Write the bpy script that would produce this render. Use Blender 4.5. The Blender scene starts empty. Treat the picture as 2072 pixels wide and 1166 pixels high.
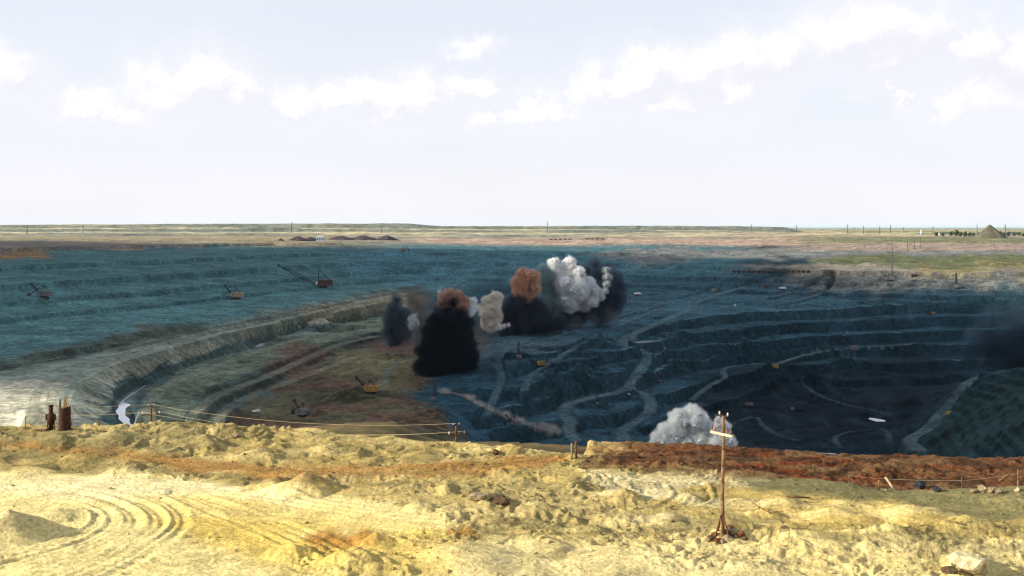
import bpy, bmesh, math, random
import numpy as np
from mathutils import Vector, Matrix, noise as mnoise

# ------------------------------------------------------------------ camera, sky, sun, exposure
F, CX, HY, ZC = 2222.0, 1036.0, 460.0, 21.0        # focal length and principal point in photo pixels, eye height in metres
SUN_AZ, SUN_EL = -102.0, 21.5                       # degrees; azimuth measured from the view direction (+Y), minus is left
scene = bpy.context.scene
col = scene.collection

cam_d = bpy.data.cameras.new('camera')
cam = bpy.data.objects.new('camera', cam_d)
col.objects.link(cam)
cam.location = (0, 0, ZC)
cam.rotation_euler = (math.radians(90), 0, 0)
cam_d.sensor_width = 36.0
cam_d.lens = 36.0 * F / 2072.0
cam_d.shift_y = -(583.0 - HY) / 2072.0
cam_d.clip_start = 1.0
cam_d.clip_end = 200000.0
scene.camera = cam

view = scene.view_settings
view.view_transform = 'Standard'
view.look = 'None'
view.exposure = 0.85
view.gamma = 1.0
view.use_curve_mapping = False
scene.render.engine = 'CYCLES'
scene.cycles.use_denoising = True
scene.cycles.denoising_prefilter = 'FAST'
scene.cycles.max_bounces = 7
scene.cycles.diffuse_bounces = 3
scene.cycles.volume_bounces = 3
scene.cycles.transparent_max_bounces = 16
scene.cycles.use_adaptive_sampling = True
scene.cycles.adaptive_threshold = 0.008
scene.cycles.filter_width = 1.3


class NT:
    """small helper to write node trees"""
    def __init__(self, tree):
        self.t = tree
        self.n = tree.nodes
        self.l = tree.links

    def node(self, kind, **kw):
        n = self.n.new(kind)
        for k, v in kw.items():
            setattr(n, k, v)
        return n

    def put(self, sock, v):
        if isinstance(v, bpy.types.NodeSocket):
            self.l.new(v, sock)
        else:
            sock.default_value = v

    def math(self, op, a, b=None, c=None, clamp=False):
        n = self.node('ShaderNodeMath', operation=op, use_clamp=clamp)
        for i, v in enumerate((a, b, c)):
            if v is not None:
                self.put(n.inputs[i], v)
        return n.outputs[0]

    def vmath(self, op, a, b=None):
        n = self.node('ShaderNodeVectorMath', operation=op)
        self.put(n.inputs[0], a)
        if b is not None:
            self.put(n.inputs[1], b)
        return n.outputs['Value'] if op in ('LENGTH', 'DISTANCE', 'DOT_PRODUCT') else n.outputs[0]

    def ramp(self, v, lo, hi, a=0.0, b=1.0, smooth=True):
        n = self.node('ShaderNodeMapRange', interpolation_type='SMOOTHSTEP' if smooth else 'LINEAR')
        self.put(n.inputs['Value'], v)
        for k, x in (('From Min', lo), ('From Max', hi), ('To Min', a), ('To Max', b)):
            self.put(n.inputs[k], x)
        return n.outputs[0]

    def mix(self, f, a, b, mode='MIX'):
        n = self.node('ShaderNodeMix', data_type='RGBA', blend_type=mode)
        self.put(n.inputs[0], f)
        self.put(n.inputs[6], a)
        self.put(n.inputs[7], b)
        return n.outputs[2]

    def noise(self, vec, scale, detail=4.0, rough=0.55, dist=0.0):
        n = self.node('ShaderNodeTexNoise')
        if vec is not None:
            self.put(n.inputs['Vector'], vec)
        self.put(n.inputs['Scale'], scale)
        self.put(n.inputs['Detail'], detail)
        self.put(n.inputs['Roughness'], rough)
        self.put(n.inputs['Distortion'], dist)
        return n


def srgb(r, g, b):
    f = lambda c: (c / 255.0) / 12.92 if c / 255.0 <= 0.04045 else ((c / 255.0 + 0.055) / 1.055) ** 2.4
    return (f(r), f(g), f(b), 1.0)


# ---- sky: Nishita seen through a bright summer veil, with cumulus
world = bpy.data.worlds.new('World')
scene.world = world
world.use_nodes = True
W = NT(world.node_tree)
W.n.clear()
tc = W.node('ShaderNodeTexCoord')
sep = W.node('ShaderNodeSeparateXYZ')
W.l.new(tc.outputs['Generated'], sep.inputs[0])
dx, dy, dz = sep.outputs
az = W.math('ARCTAN2', dx, dy)
el = W.math('ARCSINE', dz)
comb = W.node('ShaderNodeCombineXYZ')
W.l.new(az, comb.inputs[0])
W.l.new(el, comb.inputs[1])
AE = comb.outputs[0]                                # azimuth and elevation in radians


def cloud_px(px, py):
    u = (px - CX) / F
    v = (HY - py) / F
    return math.atan(u), math.asin(v / math.sqrt(1 + u * u + v * v))


# cumulus heads: photo position, radii
HEADS = [(20, 150, 60, 40), (160, 215, 70, 34), (240, 245, 90, 26), (330, 190, 70, 55), (410, 160, 75, 52), (470, 190, 60, 50), (590, 205, 75, 38),
         (700, 190, 60, 34), (790, 215, 90, 44), (860, 180, 60, 34), (950, 168, 45, 18), (955, 92, 40, 16), (1010, 235, 60, 32), (1110, 222, 70, 34),
         (1230, 175, 60, 50), (1300, 145, 85, 48), (1400, 150, 80, 48), (1500, 130, 75, 55), (1570, 125, 60, 55), (1480, 195, 70, 45), (1690, 75, 75, 60),
         (1760, 50, 105, 70), (1850, 70, 80, 60), (1800, 120, 90, 45), (1960, 95, 90, 45), (2040, 125, 90, 55), (1910, 215, 50, 50), (2020, 195, 90, 60), (1830, 185, 14, 30), (1340, 210, 120, 40)]
grp = bpy.data.node_groups.new('cumulus', 'ShaderNodeTree')
grp.interface.new_socket('Vector', in_out='INPUT', socket_type='NodeSocketVector')
grp.interface.new_socket('Density', in_out='OUTPUT', socket_type='NodeSocketFloat')
G = NT(grp)
gi = G.node('NodeGroupInput')
go = G.node('NodeGroupOutput')
wn = G.noise(gi.outputs[0], 26.0, 7.0, 0.62)
off = G.vmath('MULTIPLY', G.vmath('SUBTRACT', wn.outputs['Color'], (0.5, 0.5, 0.5)), (0.075, 0.065, 0.0))
wn2 = G.noise(gi.outputs[0], 130.0, 4.0, 0.6)
off2 = G.vmath('MULTIPLY', G.vmath('SUBTRACT', wn2.outputs['Color'], (0.5, 0.5, 0.5)), (0.012, 0.012, 0.0))
pw = G.vmath('ADD', G.vmath('ADD', gi.outputs[0], off), off2)
acc = None
for (hx, hy, rx, ry) in HEADS:
    ca, ce = cloud_px(hx, hy)
    d = G.vmath('MULTIPLY', G.vmath('SUBTRACT', pw, (ca, ce, 0)), (F / (1.3 * rx), F / (1.3 * ry), 0))
    v = G.math('SUBTRACT', 1.0, G.vmath('LENGTH', d))
    acc = v if acc is None else G.math('SMOOTH_MAX', acc, v, 0.25)
# the same kind of cumulus all round, outside the frame
gn = G.noise(G.vmath('MULTIPLY', pw, (1.0, 2.2, 1.0)), 5.5, 5.0, 0.55)
sepg = G.node('ShaderNodeSeparateXYZ')
G.l.new(gi.outputs[0], sepg.inputs[0])
out_frame = G.ramp(G.math('ABSOLUTE', sepg.outputs[0]), 0.44, 0.56)
band = G.math('MULTIPLY', G.ramp(sepg.outputs[1], 0.05, 0.14), G.ramp(sepg.outputs[1], 0.9, 0.45))
gen = G.math('SUBTRACT', G.math('MULTIPLY', G.math('MULTIPLY', G.math('SUBTRACT', gn.outputs[0], 0.47), 4.0), G.math('MULTIPLY', out_frame, band)), G.math('SUBTRACT', 0.6, G.math('MULTIPLY', out_frame, 0.6)))
acc = G.math('MAXIMUM', acc, gen)
G.l.new(acc, go.inputs[0])


def cum(vec):
    n = W.node('ShaderNodeGroup')
    n.node_tree = grp
    W.put(n.inputs[0], vec)
    return n.outputs[0]


d0 = cum(AE)
d1 = cum(W.vmath('ADD', AE, (-0.014, 0.016, 0.0)))  # a step towards the sun: its density there shades the cloud
cover = W.math('MULTIPLY', W.ramp(d0, -0.06, 0.72), 0.92)
lit = W.ramp(W.math('SUBTRACT', d0, d1), -0.12, 0.60)
sky = W.node('ShaderNodeTexSky', sky_type='NISHITA', sun_disc=False)
sky.sun_elevation = math.radians(SUN_EL)
sky.sun_rotation = math.radians(SUN_AZ)
sky.altitude = 200.0
sky.air_density = 1.0
sky.dust_density = 2.5
sky.ozone_density = 1.5
SKY_S = 0.11
sky_c = W.vmath('MULTIPLY', sky.outputs[0], (1.0, 1.0, 1.0))
# high veil of thin cloud, thicker towards the horizon (colours are divided by the background strength)
k = 1.0 / SKY_S
veil = W.mix(W.ramp(el, 0.015, 0.10), (0.538 * k, 0.536 * k, 0.562 * k, 1.0), (0.512 * k, 0.521 * k, 0.563 * k, 1.0))
vf = W.ramp(el, 0.03, 0.62, 0.97, 0.25, False)
vn = W.noise(W.vmath('MULTIPLY', AE, (1.0, 3.0, 1.0)), 4.0, 4.0, 0.5)
vf = W.math('ADD', vf, W.math('MULTIPLY', W.math('SUBTRACT', vn.outputs[0], 0.5), 0.22), clamp=True)
base = W.mix(vf, sky_c, veil)
c_lit = (0.62 * k, 0.605 * k, 0.60 * k, 1.0)
c_dim = (0.500 * k, 0.497 * k, 0.542 * k, 1.0)
cc = W.mix(lit, c_dim, c_lit)
low = W.ramp(el, 0.055, 0.125)                      # the cloud bases dissolve in the haze
soft = W.math('MULTIPLY', W.ramp(d0, -0.8, 0.3), 0.38)      # thin veil of vapour round the heads
base = W.mix(W.math('MULTIPLY', soft, W.ramp(el, 0.02, 0.09)), base, (0.555 * k, 0.55 * k, 0.572 * k, 1.0))
base = W.mix(W.math('MULTIPLY', cover, low), base, cc)
bg = W.node('ShaderNodeBackground')
bg.inputs['Strength'].default_value = SKY_S
W.l.new(base, bg.inputs['Color'])
wo = W.node('ShaderNodeOutputWorld')
W.l.new(bg.outputs[0], wo.inputs['Surface'])
world.cycles.sampling_method = 'MANUAL'
world.cycles.sample_map_resolution = 512

# ---- sun
sa, se = math.radians(SUN_AZ), math.radians(SUN_EL)
SUN = Vector((math.sin(sa) * math.cos(se), math.cos(sa) * math.cos(se), math.sin(se)))
sun_d = bpy.data.lights.new('sun', 'SUN')
sun_d.energy = 5.0
sun_d.angle = math.radians(0.53)
sun_d.color = (1.0, 0.90, 0.72)
sun = bpy.data.objects.new('sun', sun_d)
col.objects.link(sun)
sun.rotation_euler = SUN.to_track_quat('Z', 'Y').to_euler()
sun.location = SUN * 3000


# ------------------------------------------------------------------ helpers
def tag(o, label=None, cat=None, group=None, kind=None):
    if label: o['label'] = label
    if cat: o['category'] = cat
    if group: o['group'] = group
    if kind: o['kind'] = kind
    return o


def link(o, parent=None):
    col.objects.link(o)
    if parent is not None:
        o.parent = parent
    return o


def empty(name, loc, rz=0.0, s=1.0):
    o = bpy.data.objects.new(name, None)
    o.empty_display_size = 0.5
    o.location = loc
    o.rotation_euler = (0, 0, rz)
    o.scale = (s, s, s)
    return link(o)


def material(name, rgb, rough=0.9, var=0.25, scale=3.0, metal=0.0, bump=0.0, spec=0.2):
    m = bpy.data.materials.new(name)
    m.use_nodes = True
    T = NT(m.node_tree)
    b = m.node_tree.nodes['Principled BSDF']
    t = T.node('ShaderNodeTexCoord')
    n = T.noise(t.outputs['Object'], scale, 5.0, 0.6)
    f = T.ramp(n.outputs[0], 0.3, 0.7, 1.0 - var, 1.0 + var)
    c = T.vmath('MULTIPLY', (rgb[0], rgb[1], rgb[2]), (1, 1, 1))
    sc = T.node('ShaderNodeVectorMath', operation='SCALE')
    T.put(sc.inputs[0], c)
    T.put(sc.inputs['Scale'], f)
    T.l.new(sc.outputs[0], b.inputs['Base Color'])
    b.inputs['Roughness'].default_value = rough
    b.inputs['Metallic'].default_value = metal
    b.inputs['Specular IOR Level'].default_value = spec
    if bump:
        bp = T.node('ShaderNodeBump')
        bp.inputs['Strength'].default_value = bump
        bp.inputs['Distance'].default_value = 0.1
        T.l.new(n.outputs[0], bp.inputs['Height'])
        T.l.new(bp.outputs[0], b.inputs['Normal'])
    return m


rng = np.random.RandomState(7)
_TAB = rng.rand(256, 256).astype(np.float32)


def vnoise(x, y, seed=0):
    x = x + np.float32(seed * 17.31 % 256)
    y = y + np.float32(seed * 9.77 % 256)
    xi = np.floor(x).astype(np.int32)
    yi = np.floor(y).astype(np.int32)
    fx = x - xi
    fy = y - yi
    fx = fx * fx * fx * (fx * (fx * 6 - 15) + 10)
    fy = fy * fy * fy * (fy * (fy * 6 - 15) + 10)
    x0, x1, y0, y1 = xi & 255, (xi + 1) & 255, yi & 255, (yi + 1) & 255
    a = _TAB[x0, y0] * (1 - fx) + _TAB[x1, y0] * fx
    b = _TAB[x0, y1] * (1 - fx) + _TAB[x1, y1] * fx
    return (a * (1 - fy) + b * fy) * 2 - 1


def fbm(x, y, octs=4, gain=0.5, seed=0):
    r = np.zeros_like(x)
    a = 1.0
    for o in range(octs):
        ca, sa_ = math.cos(0.6 * o), math.sin(0.6 * o)
        f = 2.03 ** o
        r += a * vnoise((x * ca - y * sa_) * f, (x * sa_ + y * ca) * f, seed + o * 3)
        a *= gain
    return r


def sstep(a, b, x):
    t = np.clip((x - a) / (b - a), 0, 1)
    return t * t * (3 - 2 * t)


# ------------------------------------------------------------------ the land: one height field from contour lines
PX0, PX1, NC = -260.0, 2332.0, 1090
rows = np.concatenate([np.linspace(34, 60, 14, endpoint=False), np.linspace(60, 122, 350, endpoint=False), np.linspace(122, 235, 80, endpoint=False),
                       np.geomspace(235, 470, 25, endpoint=False), np.geomspace(470, 2450, 440, endpoint=False),
                       np.geomspace(2450, 7000, 60, endpoint=False), np.geomspace(7000, 90000, 16)])
NR = len(rows)
colpx = np.linspace(PX0, PX1, NC)
Ug = (colpx - CX) / F
X = (rows[:, None] * Ug[None, :]).astype(np.float32)
Y = np.repeat(rows[:, None], NC, 1).astype(np.float32)
PXG = np.repeat(colpx[None, :], NR, 0).astype(np.float32)

LINES = []          # each a list of (px, Y, z)
CRESTS = []


def L(pts, z=None):
    """a line on the land given by photo pixels and its elevation"""
    out = []
    for p in pts:
        zz = p[2] if len(p) > 2 else z
        out.append((p[0], (ZC - zz) * F / (p[1] - HY), zz))
    LINES.append(out)
    return out


def LY(pts):
    LINES.append([tuple(p) for p in pts])


def bench(pts, zb, run=1.25, z=None):
    """crest line with the foot of its face below it"""
    c = L(pts, z)
    CRESTS.append(c)
    LINES.append([(p[0], p[1] - run * (p[2] - zb), zb) for p in c])


# near ground
LY([(PX0, 34, 1.2), (PX1, 34, 1.2)])
LY([(PX0, 62, 0.4), (900, 62, 0.5), (PX1, 62, 0.4)])
LY([(PX0, 80, 0.1), (PX1, 80, 0.0)])
L([(PX0, 866, 0.3), (0, 867, 0.3), (250, 866, 0.3), (330, 858, 0.4), (430, 862, 0.5), (520, 876, 0.2), (640, 876, 0.2), (800, 886, 0.1), (950, 902, 0.0), (1060, 918, 0.0),
   (1180, 932, -0.1), (1300, 938, -0.2), (1450, 946, -0.2), (1600, 968, -0.2), (1720, 984, -0.1), (1900, 990, -0.1), (2072, 986, -0.1), (PX1, 986, -0.1)])
LY([(PX0, 124, -4.5), (500, 124, -4.5), (900, 118, -3.2), (1150, 112, -2.2), (1230, 108, -2.0)])
LY([(PX0, 136, -12), (560, 136, -12), (900, 136, -11.5), (1180, 136, -12.5)])
LY([(PX0, 178, -15), (520, 178, -15)])
LY([(540, 184, -16.2), (800, 190, -15.8), (880, 190, -17.2), (1000, 188, -17.4), (1180, 176, -16.4), (1230, 160, -14.8)])
LY([(540, 222, -20), (800, 226, -19), (880, 222, -22), (1000, 222, -22), (1200, 215, -22)])
LY([(1290, 106, -1.5), (1450, 102, -2.0), (1600, 98, -2.4), (1720, 95, -2.8), (2072, 95, -2.6), (PX1, 95, -2.6)])
L([(1190, 896, -2.6), (1300, 896, -2.6), (1420, 904, -2.4), (1500, 908, -2.4), (1600, 914, -2.4), (1700, 922, -2.4), (1840, 926, -2.4), (1950, 930, -2.4), (2072, 927, -2.4), (PX1, 928, -2.4)])
LY([(1250, 122, -7), (1500, 122, -6), (2072, 121, -6), (PX1, 121, -6)])
LY([(1260, 150, -20), (PX1, 150, -20)])
LY([(PX0, 245, -36), (500, 245, -36), (800, 255, -38), (1200, 250, -38), (PX1, 240, -38)])
LY([(PX0, 300, -58), (250, 320, -62), (500, 340, -75), (800, 350, -80), (1200, 350, -82), (PX1, 340, -78)])
LY([(PX0, 430, -70), (120, 430, -70), (300, 440, -82), (500, 450, -90), (800, 450, -94), (1150, 450, -104), (1700, 460, -115), (1900, 460, -100), (2150, 440, -80), (PX1, 430, -72)])
# left wall, from the rim down
L([(PX0, 487, -3), (0, 485, -3), (300, 483, -3), (560, 481, -3), (700, 481, -8), (850, 484, -12), (1000, 490, -16), (1150, 497, -20), (1300, 500, -20), (1450, 497, -20), (1600, 493, -18), (1800, 491, -16), (2072, 489, -16), (PX1, 489, -16)])
bench([(PX0, 508), (0, 503), (300, 496), (560, 492), (690, 492)], -17, 2.2, z=-11)
bench([(PX0, 548), (0, 538), (300, 526), (560, 515), (700, 511), (850, 511), (1000, 512), (1150, 511), (1300, 511)], -31, 2.0, z=-25)
bench([(PX0, 590), (0, 578), (300, 558), (560, 540), (700, 532), (850, 530), (1000, 530), (1150, 531), (1300, 534), (1450, 540), (1700, 549), (1850, 551), (2072, 552), (PX1, 552)], -44, 1.6, z=-38)
bench([(PX0, 625), (0, 610), (300, 588), (560, 565), (700, 552), (850, 546), (1000, 548), (1150, 551), (1300, 557), (1500, 564), (1700, 571), (1900, 575), (2072, 578), (PX1, 578)], -55, 1.4, z=-50)
bench([(PX0, 665), (0, 645), (300, 617), (560, 588), (700, 572), (850, 562), (1000, 565), (1150, 569), (1300, 577), (1500, 588), (1700, 594), (1900, 598), (2072, 600), (PX1, 600)], -64, 1.5, z=-60)
L([(PX0, 728), (0, 700), (300, 664), (560, 616), (700, 591), (850, 577)], -66)
L([(PX0, 752), (0, 722), (300, 686), (450, 656), (560, 634), (700, 604), (820, 586)], -67)
L([(PX0, 800), (0, 752), (200, 711), (380, 673), (470, 656), (560, 643), (700, 612), (800, 593), (850, 585)], -72)
L([(120, 905), (215, 880), (165, 850), (140, 815), (160, 775), (230, 738), (330, 710), (480, 668), (560, 652), (700, 627), (790, 610)], -72)
L([(PX0, 905), (0, 905)], -72)
L([(PX0, 840), (0, 800)], -72)
L([(285, 905), (262, 865), (245, 835), (258, 800), (300, 777), (420, 732), (500, 706), (560, 682), (640, 664), (780, 638)], -86)
L([(350, 900), (375, 840), (400, 805), (470, 768), (560, 737), (640, 702), (720, 672), (785, 655)], -86)
L([(455, 880), (460, 845), (480, 815), (560, 775), (640, 737), (720, 702), (775, 690)], -92)
L([(600, 735, -91), (660, 722, -87), (720, 714, -84), (790, 714, -84), (840, 722, -86)])
L([(500, 880, -92), (600, 860, -92), (720, 855, -91), (840, 850, -92), (900, 860, -95)])
L([(560, 800, -92), (640, 790, -90), (730, 790, -88), (800, 780, -87), (850, 790, -92)])
L([(850, 600), (1000, 602), (1120, 602), (1230, 600)], -76)
# blast bench and the middle of the pit
L([(850, 692, -82), (920, 694, -78), (1000, 690, -73), (1150, 672, -72), (1260, 652, -71)])
bench([(1000, 718, -74), (1080, 712, -74), (1180, 698, -74), (1260, 682, -73), (1372, 650, -70), (1543, 629, -68.5), (1681, 623, -68), (1852, 614, -67.5), (2072, 612, -67.5), (PX1, 612, -67.5)], -78)
bench([(1000, 745, -80), (1100, 736, -80), (1260, 712, -80), (1372, 680, -79), (1543, 660, -78), (1681, 649, -77.5), (1852, 641, -77), (2072, 639, -77), (PX1, 639, -77)], -88)
bench([(960, 790, -89), (1080, 780, -89), (1260, 748, -89), (1372, 706, -88), (1543, 691, -88), (1681, 679, -87), (1852, 669, -87), (2072, 668, -87), (PX1, 668, -87)], -97)
bench([(960, 838, -97), (1100, 812, -98), (1260, 782, -98), (1372, 735, -97), (1509, 714, -97), (1680, 704, -96), (1852, 697, -96), (2072, 697, -96), (PX1, 697, -96)], -106)
bench([(1000, 872, -104), (1150, 850, -106), (1290, 822, -106), (1400, 780, -106), (1564, 742, -106), (1680, 734, -105), (1818, 731, -105), (1960, 728, -105), (PX1, 728, -105)], -114)
bench([(1300, 862, -114), (1450, 815, -114), (1560, 786, -114), (1700, 768, -113), (1850, 762, -113), (1960, 760, -113)], -119)
L([(1300, 890), (1500, 860), (1700, 850), (1840, 850)], -119)
L([(1000, 905, -106), (1150, 895, -112), (1300, 905, -117), (1500, 915, -119), (1750, 930, -119), (1840, 930, -119)])
# spur on the right
L([(PX1, 690, -56), (2200, 718, -63), (2072, 745, -70), (1980, 762, -78), (1930, 795, -90), (1895, 840, -104), (1860, 890, -116)])
L([(PX1, 790, -56), (2200, 820, -63), (2072, 850, -74), (2000, 878, -88), (1930, 905, -104), (1890, 930, -114)])
L([(PX1, 900, -60), (2200, 915, -68), (2072, 930, -80), (1990, 935, -98)])
# far land: dump terraces and the plain
def far(z0, Yv, pts): LY([(p, Yv, z) for p, z in pts])
LY([(PX0, 2900, -3), (700, 3400, -5), (1000, 3400, -8), (1600, 3600, -8), (PX1, 3600, -8)])
LY([(PX0, 3300, 3), (600, 3600, 3), (900, 3800, 0), (1400, 3900, -2), (1600, 4000, -4), (PX1, 4000, -4)])
LY([(PX0, 3900, 3), (600, 4050, 3), (900, 4200, 2), (1400, 4300, 0), (PX1, 4400, -4)])
LY([(PX0, 4120, 15), (600, 4250, 17), (860, 4350, 12), (1000, 4450, 9), (1450, 4500, 8), (1600, 4600, -2), (PX1, 4600, -4)])
LY([(PX0, 4750, 16), (600, 4800, 18), (860, 4850, 14), (1400, 4900, 10), (1600, 4950, -2), (PX1, 5000, -3)])
LY([(PX0, 5000, 31), (250, 5000, 31), (340, 5000, 37), (830, 5000, 38), (890, 5000, 25), (1100, 5000, 24), (1200, 5000, 27), (1300, 5000, 27), (1480, 5000, 25), (1590, 5000, 20), (1625, 5000, 1), (PX1, 5200, 0)])
LY([(PX0, 5600, 31), (340, 5600, 37), (830, 5600, 38), (890, 5600, 25), (1200, 5600, 27), (1590, 5600, 20), (1625, 5600, 1), (PX1, 5700, 3)])
LY([(PX0, 7200, 2), (PX1, 7200, 2)])
LY([(PX0, 90000, -8), (PX1, 90000, -8)])
LY([(PX0, 20000, -2), (PX1, 20000, -2)])

lnr = np.log(rows)
FIX = np.zeros((NR, NC), bool)
VS = np.zeros((NR, NC))
VN = np.zeros((NR, NC))
for ln in LINES:
    for (p0, y0, z0), (p1, y1, z1) in zip(ln[:-1], ln[1:]):
        ri = np.interp([math.log(y0), math.log(y1)], lnr, np.arange(NR))
        n = int(max(abs(p1 - p0) / 2.4, abs(ri[1] - ri[0])) * 1.6) + 2
        t = np.linspace(0, 1, n)
        # straight in the picture of the place, so straight in 1/Y
        yy = 1.0 / (1.0 / y0 + (1.0 / y1 - 1.0 / y0) * t)
        pp = p0 + (p1 - p0) * t
        zz = z0 + (z1 - z0) * t
        r = np.rint(np.interp(np.log(yy), lnr, np.arange(NR))).astype(int)
        c = np.rint((pp - PX0) / (PX1 - PX0) * (NC - 1)).astype(int)
        ok = (c >= 0) & (c < NC)
        np.add.at(VS, (r[ok], c[ok]), zz[ok])
        np.add.at(VN, (r[ok], c[ok]), 1)
FIX = VN > 0
VAL = np.where(FIX, VS / np.maximum(VN, 1), 0)


def relax(z, fix, val, it, wx=3.0, wy=1.0):
    for _ in range(it):
        zp = np.pad(z, 1, mode='edge')
        z = (wx * (zp[1:-1, :-2] + zp[1:-1, 2:]) + wy * (zp[:-2, 1:-1] + zp[2:, 1:-1])) / (2 * (wx + wy))
        z[fix] = val[fix]
    return z


def solve(fix, val):
    h, w = fix.shape
    if min(h, w) < 24:
        z = np.full((h, w), val[fix].mean() if fix.any() else 0.0)
        return relax(z, fix, val, 500)
    h2, w2 = (h + 1) // 2, (w + 1) // 2
    f = np.zeros((h2 * 2, w2 * 2))
    v = np.zeros((h2 * 2, w2 * 2))
    f[:h, :w] = fix
    v[:h, :w] = val * fix
    fs = f.reshape(h2, 2, w2, 2).sum((1, 3))
    vs = v.reshape(h2, 2, w2, 2).sum((1, 3))
    zc = solve(fs > 0, vs / np.maximum(fs, 1))
    z = np.repeat(np.repeat(zc, 2, 0), 2, 1)[:h, :w]
    z[fix] = val[fix]
    return relax(z, fix, val, 60)


Z = solve(FIX, VAL).astype(np.float32)

# ---- relief on top of the contours
def project_py(Zs): return HY + (ZC - Zs) * F / Y


def in_poly(px, py, poly):
    r = np.zeros(px.shape, bool)
    n = len(poly)
    for i in range(n):
        x0, y0 = poly[i]
        x1, y1 = poly[(i + 1) % n]
        if y0 == y1:
            continue
        c = (py > min(y0, y1)) & (py <= max(y0, y1))
        xs = x0 + (py - y0) * (x1 - x0) / (y1 - y0)
        r ^= c & (px < xs)
    return r


def blur(a, n, it=2):
    for _ in range(it):
        for ax in (0, 1):
            p = np.pad(a, [(n + 1, n) if q == ax else (0, 0) for q in (0, 1)], mode='edge')
            cs = np.cumsum(p, ax)
            a = (cs[2 * n + 1:] - cs[:-2 * n - 1]) / (2 * n + 1) if ax == 0 else (cs[:, 2 * n + 1:] - cs[:, :-2 * n - 1]) / (2 * n + 1)
    return a


PY = project_py(Z)
JX = fbm(PXG / 38, PY / 14, 4, 0.55, 41)
JY = fbm(PXG / 38 + 50, PY / 14, 4, 0.55, 47)


def mask(poly, jit=1.0, soft=3):
    m = in_poly(PXG + JX * 14 * jit, PY + JY * 6 * jit, poly).astype(float)
    return blur(m, soft) if soft else m


def ground_xy(px, py, z=0.0):
    y = (ZC - z) * F / (py - HY)
    return (px - CX) / F * y, y


near = 1 - sstep(123, 140, Y)
terrace = sstep(120, 138, Y) * (1 - sstep(215, 245, Y))
pit = sstep(300, 480, Y) * (1 - sstep(3000, 3500, Y))
farw = sstep(2600, 3300, Y) * (1 - sstep(6500, 7500, Y))

# smooth driven sand at the lower left, rough pushed-up sand elsewhere
flat = mask([(-300, 962), (120, 958), (330, 966), (470, 985), (640, 1000), (760, 1008), (900, 1048), (935, 1085), (800, 1075), (640, 1100), (520, 1200), (-300, 1200)], 1.2, 4)
flat2 = mask([(1290, 975), (1370, 965), (1430, 985), (1440, 1030), (1360, 1045), (1280, 1030)], 1.2, 4)
olive = mask([(1480, 950), (1720, 975), (2332, 975), (2332, 1045), (2000, 1060), (1880, 1040), (1780, 1012), (1600, 1010), (1500, 985)], 1.5, 4)
TRACK_POLY = [(-300, 880), (0, 889), (160, 902), (300, 917), (420, 934), (600, 946), (800, 942), (960, 934), (1060, 920), (1150, 918), (1140, 938), (980, 958), (760, 970), (560, 970), (400, 955), (240, 930), (0, 905), (-300, 898)]
track0 = mask(TRACK_POLY, 0.6, 3)
lumpy = mask([(-300, 862), (480, 856), (700, 878), (960, 900), (940, 930), (700, 940), (420, 930), (200, 905), (-300, 890)], 1.5, 5)
smooth_w = np.clip(flat + 0.7 * flat2 + 0.55 * olive + 0.75 * track0, 0, 1)
wx = X + 1.2 * vnoise(X / 3.1, Y / 3.1, 3)
wy = Y + 1.2 * vnoise(X / 3.1, Y / 3.1, 5)
big = fbm(wx / 9.0, wy / 7.0, 3, 0.5, 11)
bil = np.abs(fbm(wx / 3.4, wy / 2.6, 3, 0.5, 21))
rid = 1 - np.abs(fbm(wx / 1.7, wy / 1.3, 3, 0.5, 31)) * 1.4
fine = fbm(wx / 0.62, wy / 0.5, 3, 0.6, 61)
patch = sstep(-0.10, 0.40, fbm(X / 14, Y / 6, 3, 0.5, 71))
rough = (0.30 * big + (0.10 + 0.22 * lumpy) * bil - 0.04 + (0.012 + 0.08 * patch) * rid + (0.020 + 0.085 * patch) * fine)
clod = np.clip(fbm(wx / 0.95, wy / 0.8, 3, 0.6, 65) - 0.12, 0, 1)
rough = rough + (0.005 + 0.14 * patch + 0.14 * lumpy) * clod
calm = 0.03 * clod + 0.10 * big + 0.035 * bil + 0.020 * fine
dz_near = rough * (1 - smooth_w) + calm * smooth_w

# ridges of bulldozed sand running across the view
doz = fbm(X / 13 + 0.25 * Y, Y / 1.9, 3, 0.5, 91)
dz_near += (1 - flat) * 0.26 * np.clip(doz, 0, 1) ** 0.8 * (0.4 + 0.6 * patch)


def heap(px, py, wpx, hpx, tail=0.0, sharp=1.0, skew=0.0):
    """a tipped heap of sand: foot in photo pixels, width and height in photo pixels"""
    hx, hy = ground_xy(px, py)
    w = wpx / F * hy * 0.5
    h = hpx / F * hy
    r0, r1 = np.searchsorted(rows, hy - 2 * w), np.searchsorted(rows, hy + 2 * w) + 1
    out = np.zeros((NR, NC), np.float32)
    xs, ys = X[r0:r1], Y[r0:r1]
    r = np.hypot((xs - hx) / w, (ys - hy) / (w * 1.15)) * (1 + 0.22 * vnoise(xs / (w * 0.55), ys / (w * 0.55), int(px)) + 0.10 * vnoise(xs / (w * 0.22), ys / (w * 0.22), int(py)))
    out[r0:r1] = h * np.clip(1 - r, 0, 1) ** sharp
    return out


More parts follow.
